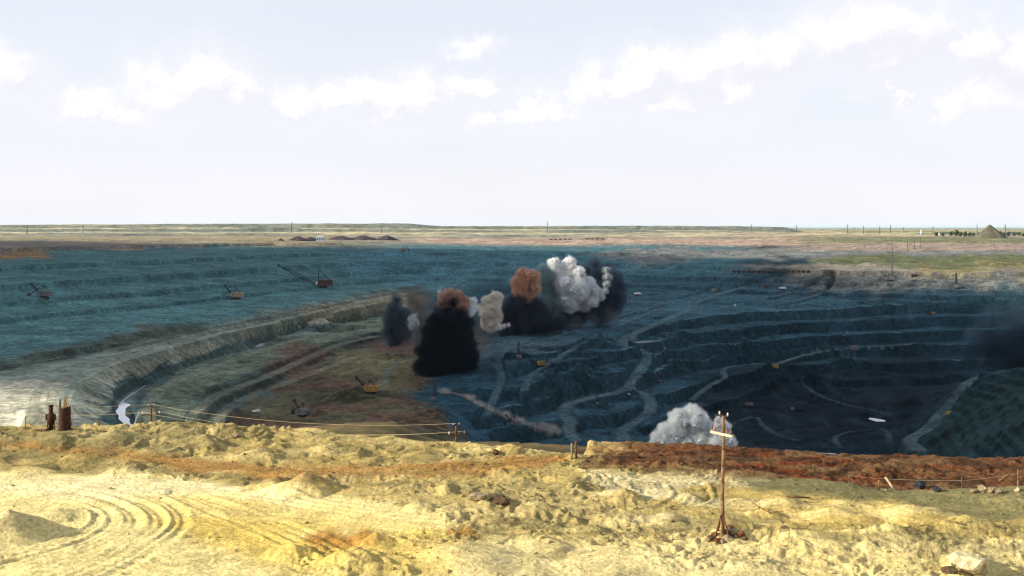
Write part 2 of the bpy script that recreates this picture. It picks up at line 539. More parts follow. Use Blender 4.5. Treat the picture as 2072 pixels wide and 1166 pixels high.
HEAPS = [(618, 992, 165, 44, 0, 1.0), (560, 985, 110, 26), (18, 1094, 215, 66, 0, 1.15), (120, 1050, 120, 22), (415, 905, 110, 30), (360, 885, 150, 26), (450, 885, 110, 24), (300, 880, 90, 20),
         (1035, 915, 70, 22), (845, 1032, 75, 24), (905, 1000, 45, 20), (985, 1018, 90, 20), (1150, 1052, 60, 18), (1205, 1075, 60, 16), (1090, 1030, 80, 18),
         (1390, 1010, 60, 16), (1590, 1022, 110, 22), (1690, 1040, 150, 26), (1850, 1045, 200, 30), (1960, 1070, 190, 26), (1550, 1040, 90, 18), (1475, 1090, 95, 22),
         (1960, 1158, 120, 40), (1360, 1060, 80, 15), (760, 1105, 110, 26), (590, 1130, 120, 24), (930, 1160, 330, 36), (720, 1165, 220, 40), (300, 925, 130, 18), (180, 930, 120, 16),
         (110, 905, 120, 20), (230, 900, 110, 22), (520, 930, 120, 20), (700, 915, 150, 22), (860, 925, 120, 18), (1160, 985, 90, 16), (1260, 1010, 110, 20), (1620, 1120, 200, 18),
         (1800, 1110, 220, 20), (2050, 1020, 120, 26), (1250, 1150, 260, 26), (1500, 1165, 260, 22), (1100, 1110, 150, 18), (60, 955, 130, 16), (260, 955, 110, 16), (330, 1000, 40, 10)]
hz = np.zeros_like(Z)
for h in HEAPS:
    hz = np.maximum(hz, 0.8 * heap(*h)) if h[3] < 40 else hz + 0.85 * heap(*h)
dz_near += hz

# wheel ruts in the driven sand
RUT = np.zeros_like(Z)



def seg_dist(pts, reach):
    """distance of the grid points to a polyline, worked out only within reach of it"""
    D = np.full((NR, NC), 1e6, np.float32)
    for (ax, ay), (bx, by) in zip(pts[:-1], pts[1:]):
        y0, y1 = min(ay, by) - reach, max(ay, by) + reach
        if y1 < rows[0] or y0 > rows[-1]:
            continue
        r0, r1 = np.searchsorted(rows, y0), np.searchsorted(rows, y1) + 1
        ylo = max(y0, rows[0])
        us = [(q + e) / w_ for q in (ax, bx) for e in (-reach, reach) for w_ in (ylo, y1)]
        c0 = int(np.clip((CX + F * min(us) - PX0) / (PX1 - PX0) * (NC - 1), 0, NC - 1))
        c1 = int(np.clip((CX + F * max(us) - PX0) / (PX1 - PX0) * (NC - 1) + 2, 0, NC))
        xs, ys = X[r0:r1, c0:c1], Y[r0:r1, c0:c1]
        vx, vy = bx - ax, by - ay
        q = max(vx * vx + vy * vy, 1e-9)
        t = np.clip(((xs - ax) * vx + (ys - ay) * vy) / q, 0, 1)
        D[r0:r1, c0:c1] = np.minimum(D[r0:r1, c0:c1], np.hypot(xs - ax - t * vx, ys - ay - t * vy))
    return D


def smooth_line(pts, n=8):
    pts = [np.array(p, float) for p in pts]
    P = [2 * pts[0] - pts[1]] + pts + [2 * pts[-1] - pts[-2]]
    out = []
    for i in range(1, len(P) - 2):
        for t in np.linspace(0, 1, n, endpoint=False):
            a, b, c, d = P[i - 1], P[i], P[i + 1], P[i + 2]
            out.append(0.5 * (2 * b + (c - a) * t + (2 * a - 5 * b + 4 * c - d) * t * t + (3 * b - a - 3 * c + d) * t ** 3))
    out.append(pts[-1])
    return out


RUTN = np.clip(0.95 + 0.75 * fbm(X / 5.0, Y / 4.0, 3, 0.45, 8), 0.1, 1.9)


def rut(pxs, depth=0.09, w=0.28):
    D = seg_dist([ground_xy(p[0], p[1]) for p in smooth_line(pxs, 4)], 4.2 * w)
    sel = D < 4.2 * w
    d = D[sel]
    RUT[sel] += (-depth * np.exp(-(d / w) ** 2) + 0.75 * depth * np.exp(-((d - 2.0 * w) / (0.8 * w)) ** 2)) * RUTN[sel]


IN_ = [(-60, 1008), (60, 1012), (140, 1024), (185, 1042), (190, 1064), (150, 1092), (60, 1124), (-60, 1150)]
OUT_ = [(-60, 984), (120, 982), (240, 992), (330, 1018), (372, 1052), (360, 1090), (300, 1132), (190, 1190)]
for i, t in enumerate([0.0, 0.07, 0.19, 0.27, 0.42, 0.49, 0.55, 0.71, 0.78, 0.90, 1.0]):
    rut([(a[0] + (b[0] - a[0]) * t, a[1] + (b[1] - a[1]) * t + 2.0 * math.sin(7 * t + j)) for j, (a, b) in enumerate(zip(IN_, OUT_))], 0.045 + 0.03 * (i % 3), 0.16 + 0.07 * ((i * 2) % 3))
for q in range(5):
    rut([(-60, 1160 + 14 * q - 40), (120, 1140 + 10 * q - 30), (300, 1110 + 12 * q), (420, 1100 + 14 * q - 10)], 0.08, 0.22)
for q in range(4):
    rut([(330 + 26 * q, 1000 + 3 * q), (450 + 28 * q, 1050), (560 + 34 * q, 1100), (690 + 40 * q, 1175)], 0.08, 0.3)
for q in range(4):
    rut([(-60, 985 + 5 * q), (200, 978 + 5 * q), (420, 984 + 6 * q), (640, 1010 + 7 * q), (900, 1040 + 8 * q)], 0.05, 0.25)
for q in range(5):
    rut([(1330 + 12 * q, 968 - q), (1362 + 14 * q, 985), (1372 + 15 * q, 1005), (1340 + 16 * q, 1024), (1290 + 10 * q, 1034)], 0.12, 0.24)
for q in range(4):
    rut([(1480, 1078 + 9 * q), (1650, 1082 + 8 * q), (1850, 1074 + 9 * q), (2120, 1062 + 10 * q)], 0.13, 0.26)
for q in range(3):
    rut([(1500, 1118 + 12 * q), (1700, 1112 + 12 * q), (1900, 1120 + 12 * q), (2120, 1112 + 13 * q)], 0.08, 0.3)
for q in range(3):
    rut([(560, 940 + 6 * q), (760, 945 + 5 * q), (960, 938 + 5 * q), (1120, 924 + 4 * q)], 0.10, 0.3)
dz_near += RUT
# berm of red earth: cloddy
red_w = sstep(1170, 1260, PXG) * sstep(92, 98, Y) * (1 - sstep(123, 132, Y))
dz_near = dz_near * (1 - 0.35 * red_w) + red_w * (0.22 * np.abs(fbm(X / 2.6, Y / 2.6, 4, 0.55, 15)) + 0.06 * fine)
Z = Z + dz_near * near
# brown mounds on the terrace below the sand edge
Z = Z + terrace * ((0.5 + 0.7 * (PXG < 850)) * fbm(X / 16, Y / 12, 3, 0.45, 17))
for (mpx, my, mw, mh) in [(690, 186, 14, 1.6), (755, 196, 16, 1.5), (620, 180, 12, 0.8), (1110, 172, 11, 0.8), (1185, 160, 9, 1.0)]:
    r2 = np.hypot(X - (mpx - CX) / F * my, (Y - my) * 0.9) / mw
    Z += mh * np.exp(-r2 ** 2 * 2.2)

# pit: gullied faces, bumpy benches
gy, gx = np.gradient(Z)
dY = np.gradient(rows)[:, None]
slope = np.clip(np.abs(gy / dY), 0, 1.2)
pitrough = 1.3 * fbm(X / 42, Y / 42, 3, 0.5, 23) + 0.55 * fbm(X / 11, Y / 11, 3, 0.55, 27)
gully = np.abs(vnoise(X / 7.0 + 0.8 * vnoise(Y / 30, X / 30, 2), Y / 60, 29)) * 3.2 + np.abs(vnoise(X / 2.8, Y / 30, 33)) * 1.1
calm_wall = mask([(-300, 478), (900, 478), (900, 560), (620, 610), (300, 680), (-300, 790)], 0, 6)
rail_w = mask([(-300, 760), (0, 742), (200, 704), (380, 668), (560, 640), (780, 596), (820, 606), (700, 628), (560, 655), (480, 672), (330, 714), (230, 742), (150, 790), (170, 860), (120, 905), (-300, 905)], 0, 3)
Z = Z + pit * ((pitrough * (1 - 0.8 * calm_wall) * (1 - 0.85 * rail_w)) - slope * gully * (0.75 - 0.6 * calm_wall))
# small working terraces on the tall left wall
st = 5.2
tz = Z / st + 0.25 * fbm(X / 120, Y / 120, 2, 0.5, 39)
ff = tz - np.floor(tz)
Z = Z + calm_wall * pit * st * 0.62 * (sstep(0.15, 0.85, ff) - ff)
st2 = 4.6
tz = Z / st2 + 0.35 * fbm(X / 90, Y / 90, 3, 0.5, 40)
ff = tz - np.floor(tz)
Z = Z + 0.9 * sstep(960, 1120, PXG) * (1 - rail_w) * (1 - calm_wall) * pit * st2 * 0.7 * (sstep(0.22, 0.78, ff) - ff)
# broken heaps of blasted rock in the middle and right of the pit
ROCKH = [(1180, 770, 130, 34), (1120, 772, 110, 26), (1215, 690, 90, 16), (1590, 790, 120, 34), (1650, 780, 90, 22), (1560, 765, 80, 16), (1380, 760, 90, 18), (1720, 745, 80, 18), (1070, 665, 90, 22),
         (880, 840, 90, 16), (980, 850, 80, 14), (1400, 700, 60, 10), (1500, 690, 60, 12), (1330, 815, 80, 18), (700, 800, 110, 14), (640, 840, 46, 14), (1230, 640, 60, 12), (1170, 640, 70, 16)]
PY = project_py(Z)


def hit(px, py, off=0.0):
    """first land seen through a photo pixel"""
    c = (px - PX0) / (PX1 - PX0) * (NC - 1)
    c0 = int(np.clip(math.floor(c), 0, NC - 2))
    f = min(max(c - c0, 0), 1)
    zc = Z[:, c0] * (1 - f) + Z[:, c0 + 1] * f
    p = HY + (ZC - zc) * F / rows
    k = int(np.argmax(p <= py))
    if k == 0:
        k = NR - 1
    a, b = p[k - 1], p[k]
    t = (a - py) / (a - b) if a > b else 1.0
    t = min(max(t, 0), 1)
    yy = rows[k - 1] + (rows[k] - rows[k - 1]) * t
    zz = zc[k - 1] + (zc[k] - zc[k - 1]) * t
    return Vector(((px - CX) / F * yy, yy, zz + off))


def ground_z(x, y):
    px = CX + F * x / y
    c = np.clip((px - PX0) / (PX1 - PX0) * (NC - 1), 0, NC - 1.001)
    r = float(np.interp(y, rows, np.arange(NR)))
    r = min(r, NR - 1.001)
    c0, r0 = int(c), int(r)
    fc, fr = c - c0, r - r0
    return (Z[r0, c0] * (1 - fc) + Z[r0, c0 + 1] * fc) * (1 - fr) + (Z[r0 + 1, c0] * (1 - fc) + Z[r0 + 1, c0 + 1] * fc) * fr


for (hx, hy, w, h) in ROCKH:
    p = hit(hx, hy)
    wm = w / F * p.y * 0.5
    r = np.hypot((X - p.x) / wm, (Y - p.y) / (wm * 1.3)) * (1 + 0.25 * vnoise(X / (wm * 0.5), Y / (wm * 0.5), hx))
    Z += (h / F * p.y) * np.clip(1 - r, 0, 1) * (0.85 + 0.3 * vnoise(X / 2.5, Y / 2.5, hy)) * (Y > 300)
# far dumps: broken terraces
Z = Z + farw * (1.6 * fbm(X / 160, Y / 160, 3, 0.5, 37) + 0.5 * fbm(X / 30, Y / 60, 2, 0.5, 38))
PY = project_py(Z)

# ---- roads: driven lines on the land
ROADS = {
    'haul_road': [
        [(1545, 574), (1500, 582), (1440, 600), (1405, 615), (1385, 630), (1340, 650), (1290, 672), (1262, 688), (1268, 700), (1300, 708), (1310, 722), (1298, 745), (1280, 770), (1272, 785), (1300, 795), (1318, 815), (1312, 835), (1285, 855), (1260, 872), (1262, 890)],
        [(1272, 786), (1240, 796), (1190, 806), (1150, 818), (1142, 835), (1155, 855), (1150, 872), (1165, 890)],
        [(1400, 808), (1432, 783), (1466, 764), (1462, 750), (1480, 742), (1530, 736), (1564, 737), (1612, 723), (1660, 712), (1715, 705), (1790, 700), (1855, 695)],
        [(1610, 890), (1575, 880), (1545, 862), (1530, 845), (1500, 850), (1460, 868)],
        [(1560, 600), (1620, 588), (1690, 582), (1620, 606), (1560, 616)],
        [(1870, 930), (1855, 905), (1840, 890), (1880, 865), (1910, 830), (1935, 800), (1960, 775), (2000, 758), (2072, 742)],
        [(1620, 775), (1660, 800), (1720, 820), (1800, 838)],
        [(985, 840), (1000, 805), (1015, 765), (1008, 735), (1020, 712), (1060, 700), (1130, 680), (1250, 640), (1370, 608), (1440, 590)],
        [(1060, 790), (1075, 760), (1120, 730), (1180, 695), (1260, 655), (1340, 622)],
        [(775, 790), (780, 760), (800, 735), (830, 722)],
        [(1700, 905), (1690, 885), (1730, 872), (1790, 870), (1800, 895)],
    ],
    'bench_road': [
        [(100, 880), (75, 845), (70, 810), (95, 780), (160, 745), (250, 715), (350, 690), (450, 665), (560, 648), (700, 618), (800, 597), (860, 588)],
        [(150, 870), (112, 835), (104, 805), (128, 772), (200, 742), (300, 712), (420, 680), (560, 652)],
        [(315, 880), (300, 845), (300, 815), (330, 785), (420, 748), (520, 712), (600, 688), (700, 658), (790, 645)],
        [(385, 880), (400, 835), (440, 800), (520, 770), (600, 735), (680, 700), (760, 680)],
        [(430, 880), (440, 845), (490, 810), (580, 775), (660, 745), (720, 722)],
    ],
    'rail_bench': [[(-20, 752), (60, 738), (200, 710), (380, 673), (470, 656), (560, 643), (700, 612), (800, 593)]],
}
RW = {'haul_road': 4.0, 'bench_road': 3.8, 'rail_bench': 2.4}
ROADM = {}
LAB = np.zeros((NR, NC), np.int16)
lab_names = ['pit_ground']
WATER = [
    ('water_channel', [(274, 874, 7), (264, 864, 9), (256, 856, 7), (251, 848, 11), (247, 841, 7), (244, 833, 10), (247, 826, 8), (252, 819, 12), (247, 814, 4), (254, 807, 3), (268, 798, 3), (280, 790, 1.6), (294, 781, 1.4)], -86.4),
    ('pool', [(521, 703, 3), (526, 699, 6), (532, 695, 4)], -86.4),
    ('pool', [(1762, 846, 4), (1768, 848, 10), (1776, 850, 13), (1782, 853, 9)], -119.2),
    ('pool', [(1650, 916, 4), (1668, 918, 22), (1684, 922, 14)], -119.4),
    ('pool', [(1290, 694, 4), (1304, 692, 16), (1318, 690, 4)], -78.6),
    ('pool', [(668, 685, 3), (690, 681, 16), (712, 676, 4)], -91.6),
]


def lay(pts3, w, k_in=1.0, k_out=2.2):
    """level the land along a line of points, with banks"""
    global Z
    best = np.full((NR, NC), 1e6, np.float32)
    zz = np.zeros((NR, NC), np.float32)
    reach = k_out * w
    for p, q in zip(pts3[:-1], pts3[1:]):
        y0, y1 = min(p[1], q[1]) - reach, max(p[1], q[1]) + reach
        r0, r1 = np.searchsorted(rows, y0), np.searchsorted(rows, y1) + 1
        us = [(e + g) / w_ for e in (p[0], q[0]) for g in (-reach, reach) for w_ in (max(y0, rows[0]), y1)]
        c0 = int(np.clip((CX + F * min(us) - PX0) / (PX1 - PX0) * (NC - 1), 0, NC - 1))
        c1 = int(np.clip((CX + F * max(us) - PX0) / (PX1 - PX0) * (NC - 1) + 2, 0, NC))
        xs, ys = X[r0:r1, c0:c1], Y[r0:r1, c0:c1]
        vx, vy = q[0] - p[0], q[1] - p[1]
        t = np.clip(((xs - p[0]) * vx + (ys - p[1]) * vy) / max(vx * vx + vy * vy, 1e-9), 0, 1)
        d = np.hypot(xs - p[0] - t * vx, ys - p[1] - t * vy)
        bb, zb = best[r0:r1, c0:c1], zz[r0:r1, c0:c1]
        m = d < bb
        bb[m] = d[m]
        zb[m] = (p[2] + (q[2] - p[2]) * t)[m]
    sel = (best < reach) & (Y > 450)
    f = 1 - sstep(k_in, k_out, best[sel] / w)
    Z[sel] = Z[sel] * (1 - f) + zz[sel] * f
    return best


for nm, lst in ROADS.items():
    lab_names.append(nm)
    for q, pl in enumerate(lst):
        pix = smooth_line(pl, 6)
        zs = np.array([hit(a, b).z for a, b in pix])
        kz = 9 if nm == 'haul_road' else 5
        zs = np.convolve(np.pad(zs, kz, mode='edge'), np.ones(2 * kz + 1) / (2 * kz + 1), 'valid')
        pts3 = [(*ground_xy(a, b, z), z) for (a, b), z in zip(pix, zs)]
        w = RW[nm] * (0.45 if (nm == 'haul_road' and q in (3, 6, 10)) else 0.6 if (nm == 'haul_road' and q in (2, 4, 7, 8, 9)) else 1.0)
        best = lay(pts3, w)
        sel = (best < 2.2 * w) & (Y > 450)
        d = best[sel] * (1 + 0.22 * vnoise(X[sel] / 6, Y[sel] / 6, 3 + q))
        m = np.clip((1.15 - d / w) * 3, 0, 1) * (0.5 + 0.5 * sstep(-0.7, 0.3, fbm(X[sel] / 14, Y[sel] / 14, 3, 0.5, 6))) * (0.62 + 0.38 * np.abs(np.cos(d * 1.5)) ** 0.5)
        if nm == 'bench_road':
            m *= np.clip(0.75 + 0.45 * vnoise(d * 0.9, Y[sel] / 60, 4), 0, 1)
        tmp = ROADM.setdefault(nm, np.zeros_like(Z))
        if nm == 'haul_road' and q in (3, 6, 7, 8, 9, 10):
            m *= 0.55
        tmp[sel] = np.maximum(tmp[sel], np.clip(m, 0, 1))
        l_ = LAB[sel]
        l_[d < w * 1.0] = len(lab_names) - 1
        LAB[sel] = l_
for nm, pl, z_ in WATER:
    lay([(*ground_xy(a, b, z_ - 0.5), z_ - 0.5) for a, b, w in pl], max(w for a, b, w in pl) / F * ground_xy(pl[0][0], pl[0][1], z_)[1] * 1.15, 1.0, 1.7)
PY = project_py(Z)

# ---- colour of the ground (albedo of the soils, shade of the far dumps painted in)
C = np.zeros((NR, NC, 3))


def paint(m, rgb, k=1.0):
    global C
    m = np.clip(m * k, 0, 1)[..., None]
    C = C * (1 - m) + np.array(rgb) * m


n1 = fbm(X / 25, Y / 25, 4, 0.55, 51)
n2 = fbm(X / 6, Y / 6, 4, 0.55, 53)
sv = sstep(-0.6, 0.6, fbm(X / 11, Y / 6, 4, 0.55, 55))
# pit rock
C[:] = (0.012, 0.032, 0.044)
paint(mask([(-300, 470), (1100, 470), (1000, 560), (860, 600), (600, 640), (300, 690), (-300, 800)], 2.5, 16), (0.058, 0.128, 0.130))
paint(mask([(700, 470), (1500, 470), (1500, 560), (900, 575), (700, 560)], 1, 10), (0.054, 0.128, 0.150))
paint(mask([(-300, 484), (0, 484), (560, 480), (620, 490), (300, 503), (0, 512), (-300, 515)], 1, 2), (0.17, 0.145, 0.115))
paint(mask([(-300, 512), (0, 508), (80, 508), (110, 524), (0, 530), (-300, 532)], 1.5, 3), (0.21, 0.13, 0.06))
# bench with the rails, its pale spoil face and dark foot
paint(mask([(-300, 745), (0, 735), (230, 690), (300, 655), (400, 655), (560, 630), (700, 600), (860, 575), (860, 640), (560, 690), (300, 760), (260, 870), (230, 910), (-300, 910)], 1, 4), (0.085, 0.106, 0.086))
face = mask([(120, 905), (230, 885), (165, 850), (140, 815), (160, 775), (230, 738), (330, 710), (480, 668), (560, 652), (790, 612), (800, 640), (640, 664), (560, 682), (500, 706), (420, 732), (300, 777), (258, 800), (245, 835), (262, 865), (290, 910)], 0.3, 2)
streak = vnoise(X / 3.2 + Y / 40, Y / 55, 57) + 0.6 * vnoise(X / 1.3, Y / 40, 58)
fz = np.clip((Z + 87) / 15.0, 0, 1)                # height on the spoil face: fresh pale spoil above, older dark rubble at the foot
paint(face * sstep(0.42, 0.56, fz + 0.16 * streak), (0.175, 0.180, 0.130))
paint(face * (1 - sstep(0.40, 0.52, fz + 0.16 * streak)), (0.030, 0.052, 0.050))
paint(face * sstep(0.15, 0.7, vnoise(X / 70, Y / 70, 59)) * 0.6, (0.055, 0.080, 0.072))
paint(mask([(-300, 790), (0, 775), (80, 765), (130, 790), (120, 830), (170, 858), (240, 890), (200, 915), (-300, 915)], 1.5, 3) * (0.55 + 0.45 * sv), (0.26, 0.245, 0.18))
paint(mask([(0, 730), (200, 690), (300, 660), (420, 650), (400, 672), (200, 714), (0, 752)], 1, 3), (0.050, 0.062, 0.046))
paint(mask([(600, 625), (780, 600), (860, 590), (860, 612), (790, 640), (640, 655)], 1, 3) * 0.8, (0.135, 0.115, 0.072))
# floor left: greenish road strip, brown and red-brown dumps
paint(mask([(285, 905), (300, 780), (420, 734), (560, 684), (790, 640), (790, 662), (560, 738), (470, 770), (380, 835), (350, 910)], 1, 3), (0.070, 0.085, 0.060))
paint(mask([(350, 910), (400, 806), (470, 770), (640, 702), (790, 660), (790, 690), (600, 755), (480, 815), (440, 910)], 1, 3), (0.028, 0.036, 0.028))
brown = mask([(440, 910), (470, 830), (600, 755), (780, 690), (870, 700), (880, 760), (830, 800), (900, 850), (960, 910)], 1.5, 4)
paint(brown, (0.046, 0.042, 0.024))
paint(brown * sstep(-0.1, 0.5, fbm(X / 45, Y / 30, 3, 0.5, 63)) * 0.9, (0.060, 0.036, 0.024))
paint(mask([(560, 690), (640, 690), (680, 720), (600, 760), (540, 740)], 1.5, 4) * 0.8, (0.066, 0.038, 0.027))
paint(mask([(690, 720), (760, 712), (840, 730), (830, 780), (760, 790), (700, 760)], 2, 5) * 0.8, (0.078, 0.070, 0.036))
paint(mask([(700, 690), (860, 690), (870, 720), (740, 712)], 1.5, 4), (0.070, 0.042, 0.034))
paint(mask([(770, 640), (1000, 660), (980, 730), (880, 720), (800, 690)], 1.5, 5) * 0.6, (0.075, 0.062, 0.045))
paint(mask([(1000, 690), (1120, 665), (1180, 690), (1060, 712)], 1.5, 4) * 0.8, (0.10, 0.085, 0.060))
# right walls
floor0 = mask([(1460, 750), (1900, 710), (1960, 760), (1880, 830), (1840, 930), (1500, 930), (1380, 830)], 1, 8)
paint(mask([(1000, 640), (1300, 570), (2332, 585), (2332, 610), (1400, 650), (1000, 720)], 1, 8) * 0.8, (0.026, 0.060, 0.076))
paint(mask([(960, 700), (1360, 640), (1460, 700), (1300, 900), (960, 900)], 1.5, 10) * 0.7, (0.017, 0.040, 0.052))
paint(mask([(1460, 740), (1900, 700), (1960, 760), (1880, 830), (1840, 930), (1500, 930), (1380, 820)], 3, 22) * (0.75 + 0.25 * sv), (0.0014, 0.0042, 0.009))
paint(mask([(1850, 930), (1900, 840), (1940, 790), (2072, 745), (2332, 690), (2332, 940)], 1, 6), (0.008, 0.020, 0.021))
paint(mask([(1600, 562), (1800, 556), (2072, 562), (2332, 562), (2332, 585), (1760, 585), (1600, 580)], 2, 3) * (0.4 + 0.6 * sv), (0.14, 0.14, 0.125))
paint(mask([(1470, 548), (1700, 528), (2332, 535), (2332, 560), (1700, 556)], 2, 3) * 0.9, (0.21, 0.19, 0.15))
paint(mask([(1640, 518), (2332, 512), (2332, 548), (2072, 548), (1850, 540), (1640, 530)], 1.2, 2) * 0.95, (0.105, 0.115, 0.055))
paint(mask([(1850, 535), (2332, 522), (2332, 556), (1900, 552)], 2, 3) * sv, (0.20, 0.165, 0.07))
paint(mask([(1150, 508), (1600, 500), (2332, 500), (2332, 514), (1640, 520), (1300, 530)], 1, 3), (0.145, 0.155, 0.150))
# rim flats beyond
flatfar = sstep(2250, 2600, Y)
paint(flatfar * sstep(600, 900, PXG), (0.33, 0.245, 0.185))
paint(sstep(2080, 2250, Y) * (1 - sstep(600, 900, PXG)), (0.25, 0.215, 0.14))
paint(sstep(3300, 3900, Y) * sstep(1500, 1800, PXG), (0.19, 0.185, 0.085))
paint(sstep(3200, 3700, Y) * (1 - sstep(1300, 1600, PXG)), (0.50, 0.435, 0.275))
paint(sstep(3200, 3600, Y) * sstep(0.0, 0.5, fbm(X / 260, Y / 140, 3, 0.5, 67)), (0.43, 0.38, 0.23))
paint(sstep(2900, 3200, Y) * (1 - sstep(6000, 6500, Y)) * (1 - sstep(1350, 1650, PXG)) * sstep(0.06, 0.26, fbm(X / 420, Y / 95, 3, 0.5, 68)) * 0.85, (0.19, 0.20, 0.155))  # bluish bands painted in for the shaded steps of the dumps
paint(sstep(2500, 2650, Y) * (1 - sstep(3300, 3500, Y)) * sstep(1540, 1700, PXG), (0.16, 0.16, 0.085))
paint(sstep(2050, 2200, Y) * (1 - sstep(2500, 2650, Y)) * sstep(1540, 1700, PXG), (0.26, 0.205, 0.165))
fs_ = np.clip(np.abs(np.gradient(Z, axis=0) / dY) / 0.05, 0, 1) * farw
paint(sstep(0.2, 0.9, fs_) * 0.85, (0.105, 0.125, 0.105))  # shade of step faces turned from the sun, painted as a bluish tone
paint(sstep(6000, 7500, Y), (0.28, 0.26, 0.19))
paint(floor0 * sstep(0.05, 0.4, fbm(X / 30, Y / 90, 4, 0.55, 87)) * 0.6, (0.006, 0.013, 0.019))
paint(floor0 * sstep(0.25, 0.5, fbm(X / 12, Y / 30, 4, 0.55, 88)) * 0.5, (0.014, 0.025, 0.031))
pv = (1 + 0.26 * n1 + 0.16 * n2)[..., None]
C *= np.where((Y > 300)[..., None], np.clip(pv, 0.5, 1.6), 1)
# flat bench tops are painted paler than the steep rock faces
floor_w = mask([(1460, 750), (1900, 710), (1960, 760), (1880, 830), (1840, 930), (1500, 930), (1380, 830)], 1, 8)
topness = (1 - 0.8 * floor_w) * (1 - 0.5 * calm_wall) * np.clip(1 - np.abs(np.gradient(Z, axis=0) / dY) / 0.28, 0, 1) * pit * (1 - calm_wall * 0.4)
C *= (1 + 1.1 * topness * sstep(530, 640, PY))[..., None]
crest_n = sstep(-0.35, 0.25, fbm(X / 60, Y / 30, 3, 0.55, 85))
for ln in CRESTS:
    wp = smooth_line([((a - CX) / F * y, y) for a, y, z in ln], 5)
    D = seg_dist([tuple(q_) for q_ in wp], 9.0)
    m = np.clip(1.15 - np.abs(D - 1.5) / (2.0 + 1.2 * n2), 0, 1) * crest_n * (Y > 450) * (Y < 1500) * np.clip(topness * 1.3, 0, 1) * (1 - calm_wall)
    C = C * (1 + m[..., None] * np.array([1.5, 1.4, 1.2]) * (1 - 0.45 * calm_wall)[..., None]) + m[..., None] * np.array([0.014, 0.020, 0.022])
paint(ROADM['rail_bench'] * (Y > 450) * 0.95, (0.018, 0.022, 0.020))
paint(ROADM['bench_road'] * (Y > 450) * 0.75, (0.20, 0.20, 0.145))
paint(ROADM['haul_road'] * (Y > 450) * 0.8, (0.090, 0.135, 0.140))
# near ground: pale ochre sand
sand = Y < 300
nC = np.zeros_like(C)
nC[:] = (0.46, 0.345, 0.112)
Ck = C.copy()
C = nC
pal = sstep(-0.25, 0.5, fbm(X / 7, Y / 3.0, 4, 0.55, 73) + 0.5 * np.clip(doz, -0.6, 0.8))
paint(patch * 0.65, (0.25, 0.20, 0.082))
paint(pal * 0.75, (0.61, 0.49, 0.205))
grn = sstep(0.05, 0.6, fbm(X / 9, Y / 3.4, 4, 0.55, 75))
paint(grn * 0.75 * (1 - flat), (0.20, 0.165, 0.068))
paint(mask([(-300, 860), (520, 855), (760, 880), (980, 905), (960, 945), (640, 965), (360, 962), (-300, 958)], 2, 6) * 0.55, (0.205, 0.165, 0.070))
paint(mask([(640, 985), (1000, 960), (1260, 990), (1420, 1040), (1500, 1075), (1200, 1070), (900, 1050)], 3, 8) * 0.4, (0.30, 0.25, 0.12))
paint(mask([(560, 1200), (640, 1110), (1000, 1092), (1500, 1100), (2332, 1112), (2332, 1200)], 2.5, 8) * 0.75, (0.60, 0.505, 0.245))
paint(flat, (0.62, 0.515, 0.225))
paint(mask([(-300, 965), (330, 968), (600, 1000), (640, 1030), (420, 1010), (-300, 1000)], 1.5, 4) * 0.8, (0.64, 0.56, 0.31))
yel = mask([(330, 1010), (520, 1010), (700, 1040), (935, 1080), (900, 1166), (640, 1166), (480, 1120), (300, 1060)], 2.5, 8)
paint(yel * (0.5 + 0.5 * sv), (0.58, 0.43, 0.115))
paint(mask([(560, 1166), (650, 1120), (1100, 1100), (1600, 1120), (2332, 1140), (2332, 1200), (500, 1200)], 2.5, 8) * 0.55 * sv, (0.48, 0.37, 0.125))
paint(olive * 0.9, (0.150, 0.140, 0.066))
paint(mask([(1180, 945), (1480, 960), (1560, 1000), (1300, 1060), (1150, 1000)], 2.5, 6) * 0.6 * pal, (0.50, 0.445, 0.27))
# the orange track
track = mask(TRACK_POLY, 1.0, 3)
paint(track * (0.72 + 0.28 * sstep(-0.5, 0.4, n2)), (0.29, 0.165, 0.052))
paint(mask([(-300, 868), (480, 866), (480, 900), (300, 905), (100, 892), (-300, 884)], 2, 4) * 0.55 * sv, (0.20, 0.175, 0.08))
paint(mask([(640, 1078), (760, 1070), (780, 1092), (700, 1110), (640, 1105)], 2, 3) * 0.8, (0.30, 0.14, 0.03))
paint(mask([(890, 1068), (960, 1066), (975, 1080), (900, 1085)], 1.5, 2) * 0.8, (0.33, 0.16, 0.03))
paint(np.clip(hz - 0.3, 0, 1) * 0.3, (0.37, 0.30, 0.145))
# red earth of the berm
red = np.clip(sstep(1120, 1300, PXG + 45 * JX) * sstep(91, 95, Y + 0.8 * JX - 2.2 * (PXG < 1450)), 0, 1)
paint(red, (0.112, 0.055, 0.026))
redder = sstep(1440, 1560, PXG) * (1 - sstep(1840, 1960, PXG))
paint(red * (0.25 + 0.75 * redder) * sstep(-0.25, 0.35, fbm(X / 6, Y / 3, 4, 0.55, 77)), (0.118, 0.036, 0.015))
paint(red * sstep(0.1, 0.5, fbm(X / 9, Y / 4, 3, 0.55, 79)) * 0.7, (0.135, 0.085, 0.040))
paint(red * sstep(0.1, 0.45, fbm(X / 3, Y / 2, 3, 0.55, 81)) * 0.75, (0.042, 0.022, 0.012))
# terrace below
paint(sstep(118, 130, Y), (0.15, 0.110, 0.05))
paint(sstep(118, 130, Y) * sstep(0.0, 0.5, fbm(X / 14, Y / 9, 3, 0.55, 83)), (0.10, 0.085, 0.040))
paint(sstep(205, 260, Y), (0.06, 0.060, 0.045))
C *= np.clip(1 + 0.10 * n2 + 0.12 * fine, 0.6, 1.4)[..., None]
mixw = sstep(260, 330, Y)[..., None]
C = C * (1 - mixw) + Ck * mixw
C = np.clip(C, 0.0012, 0.8)


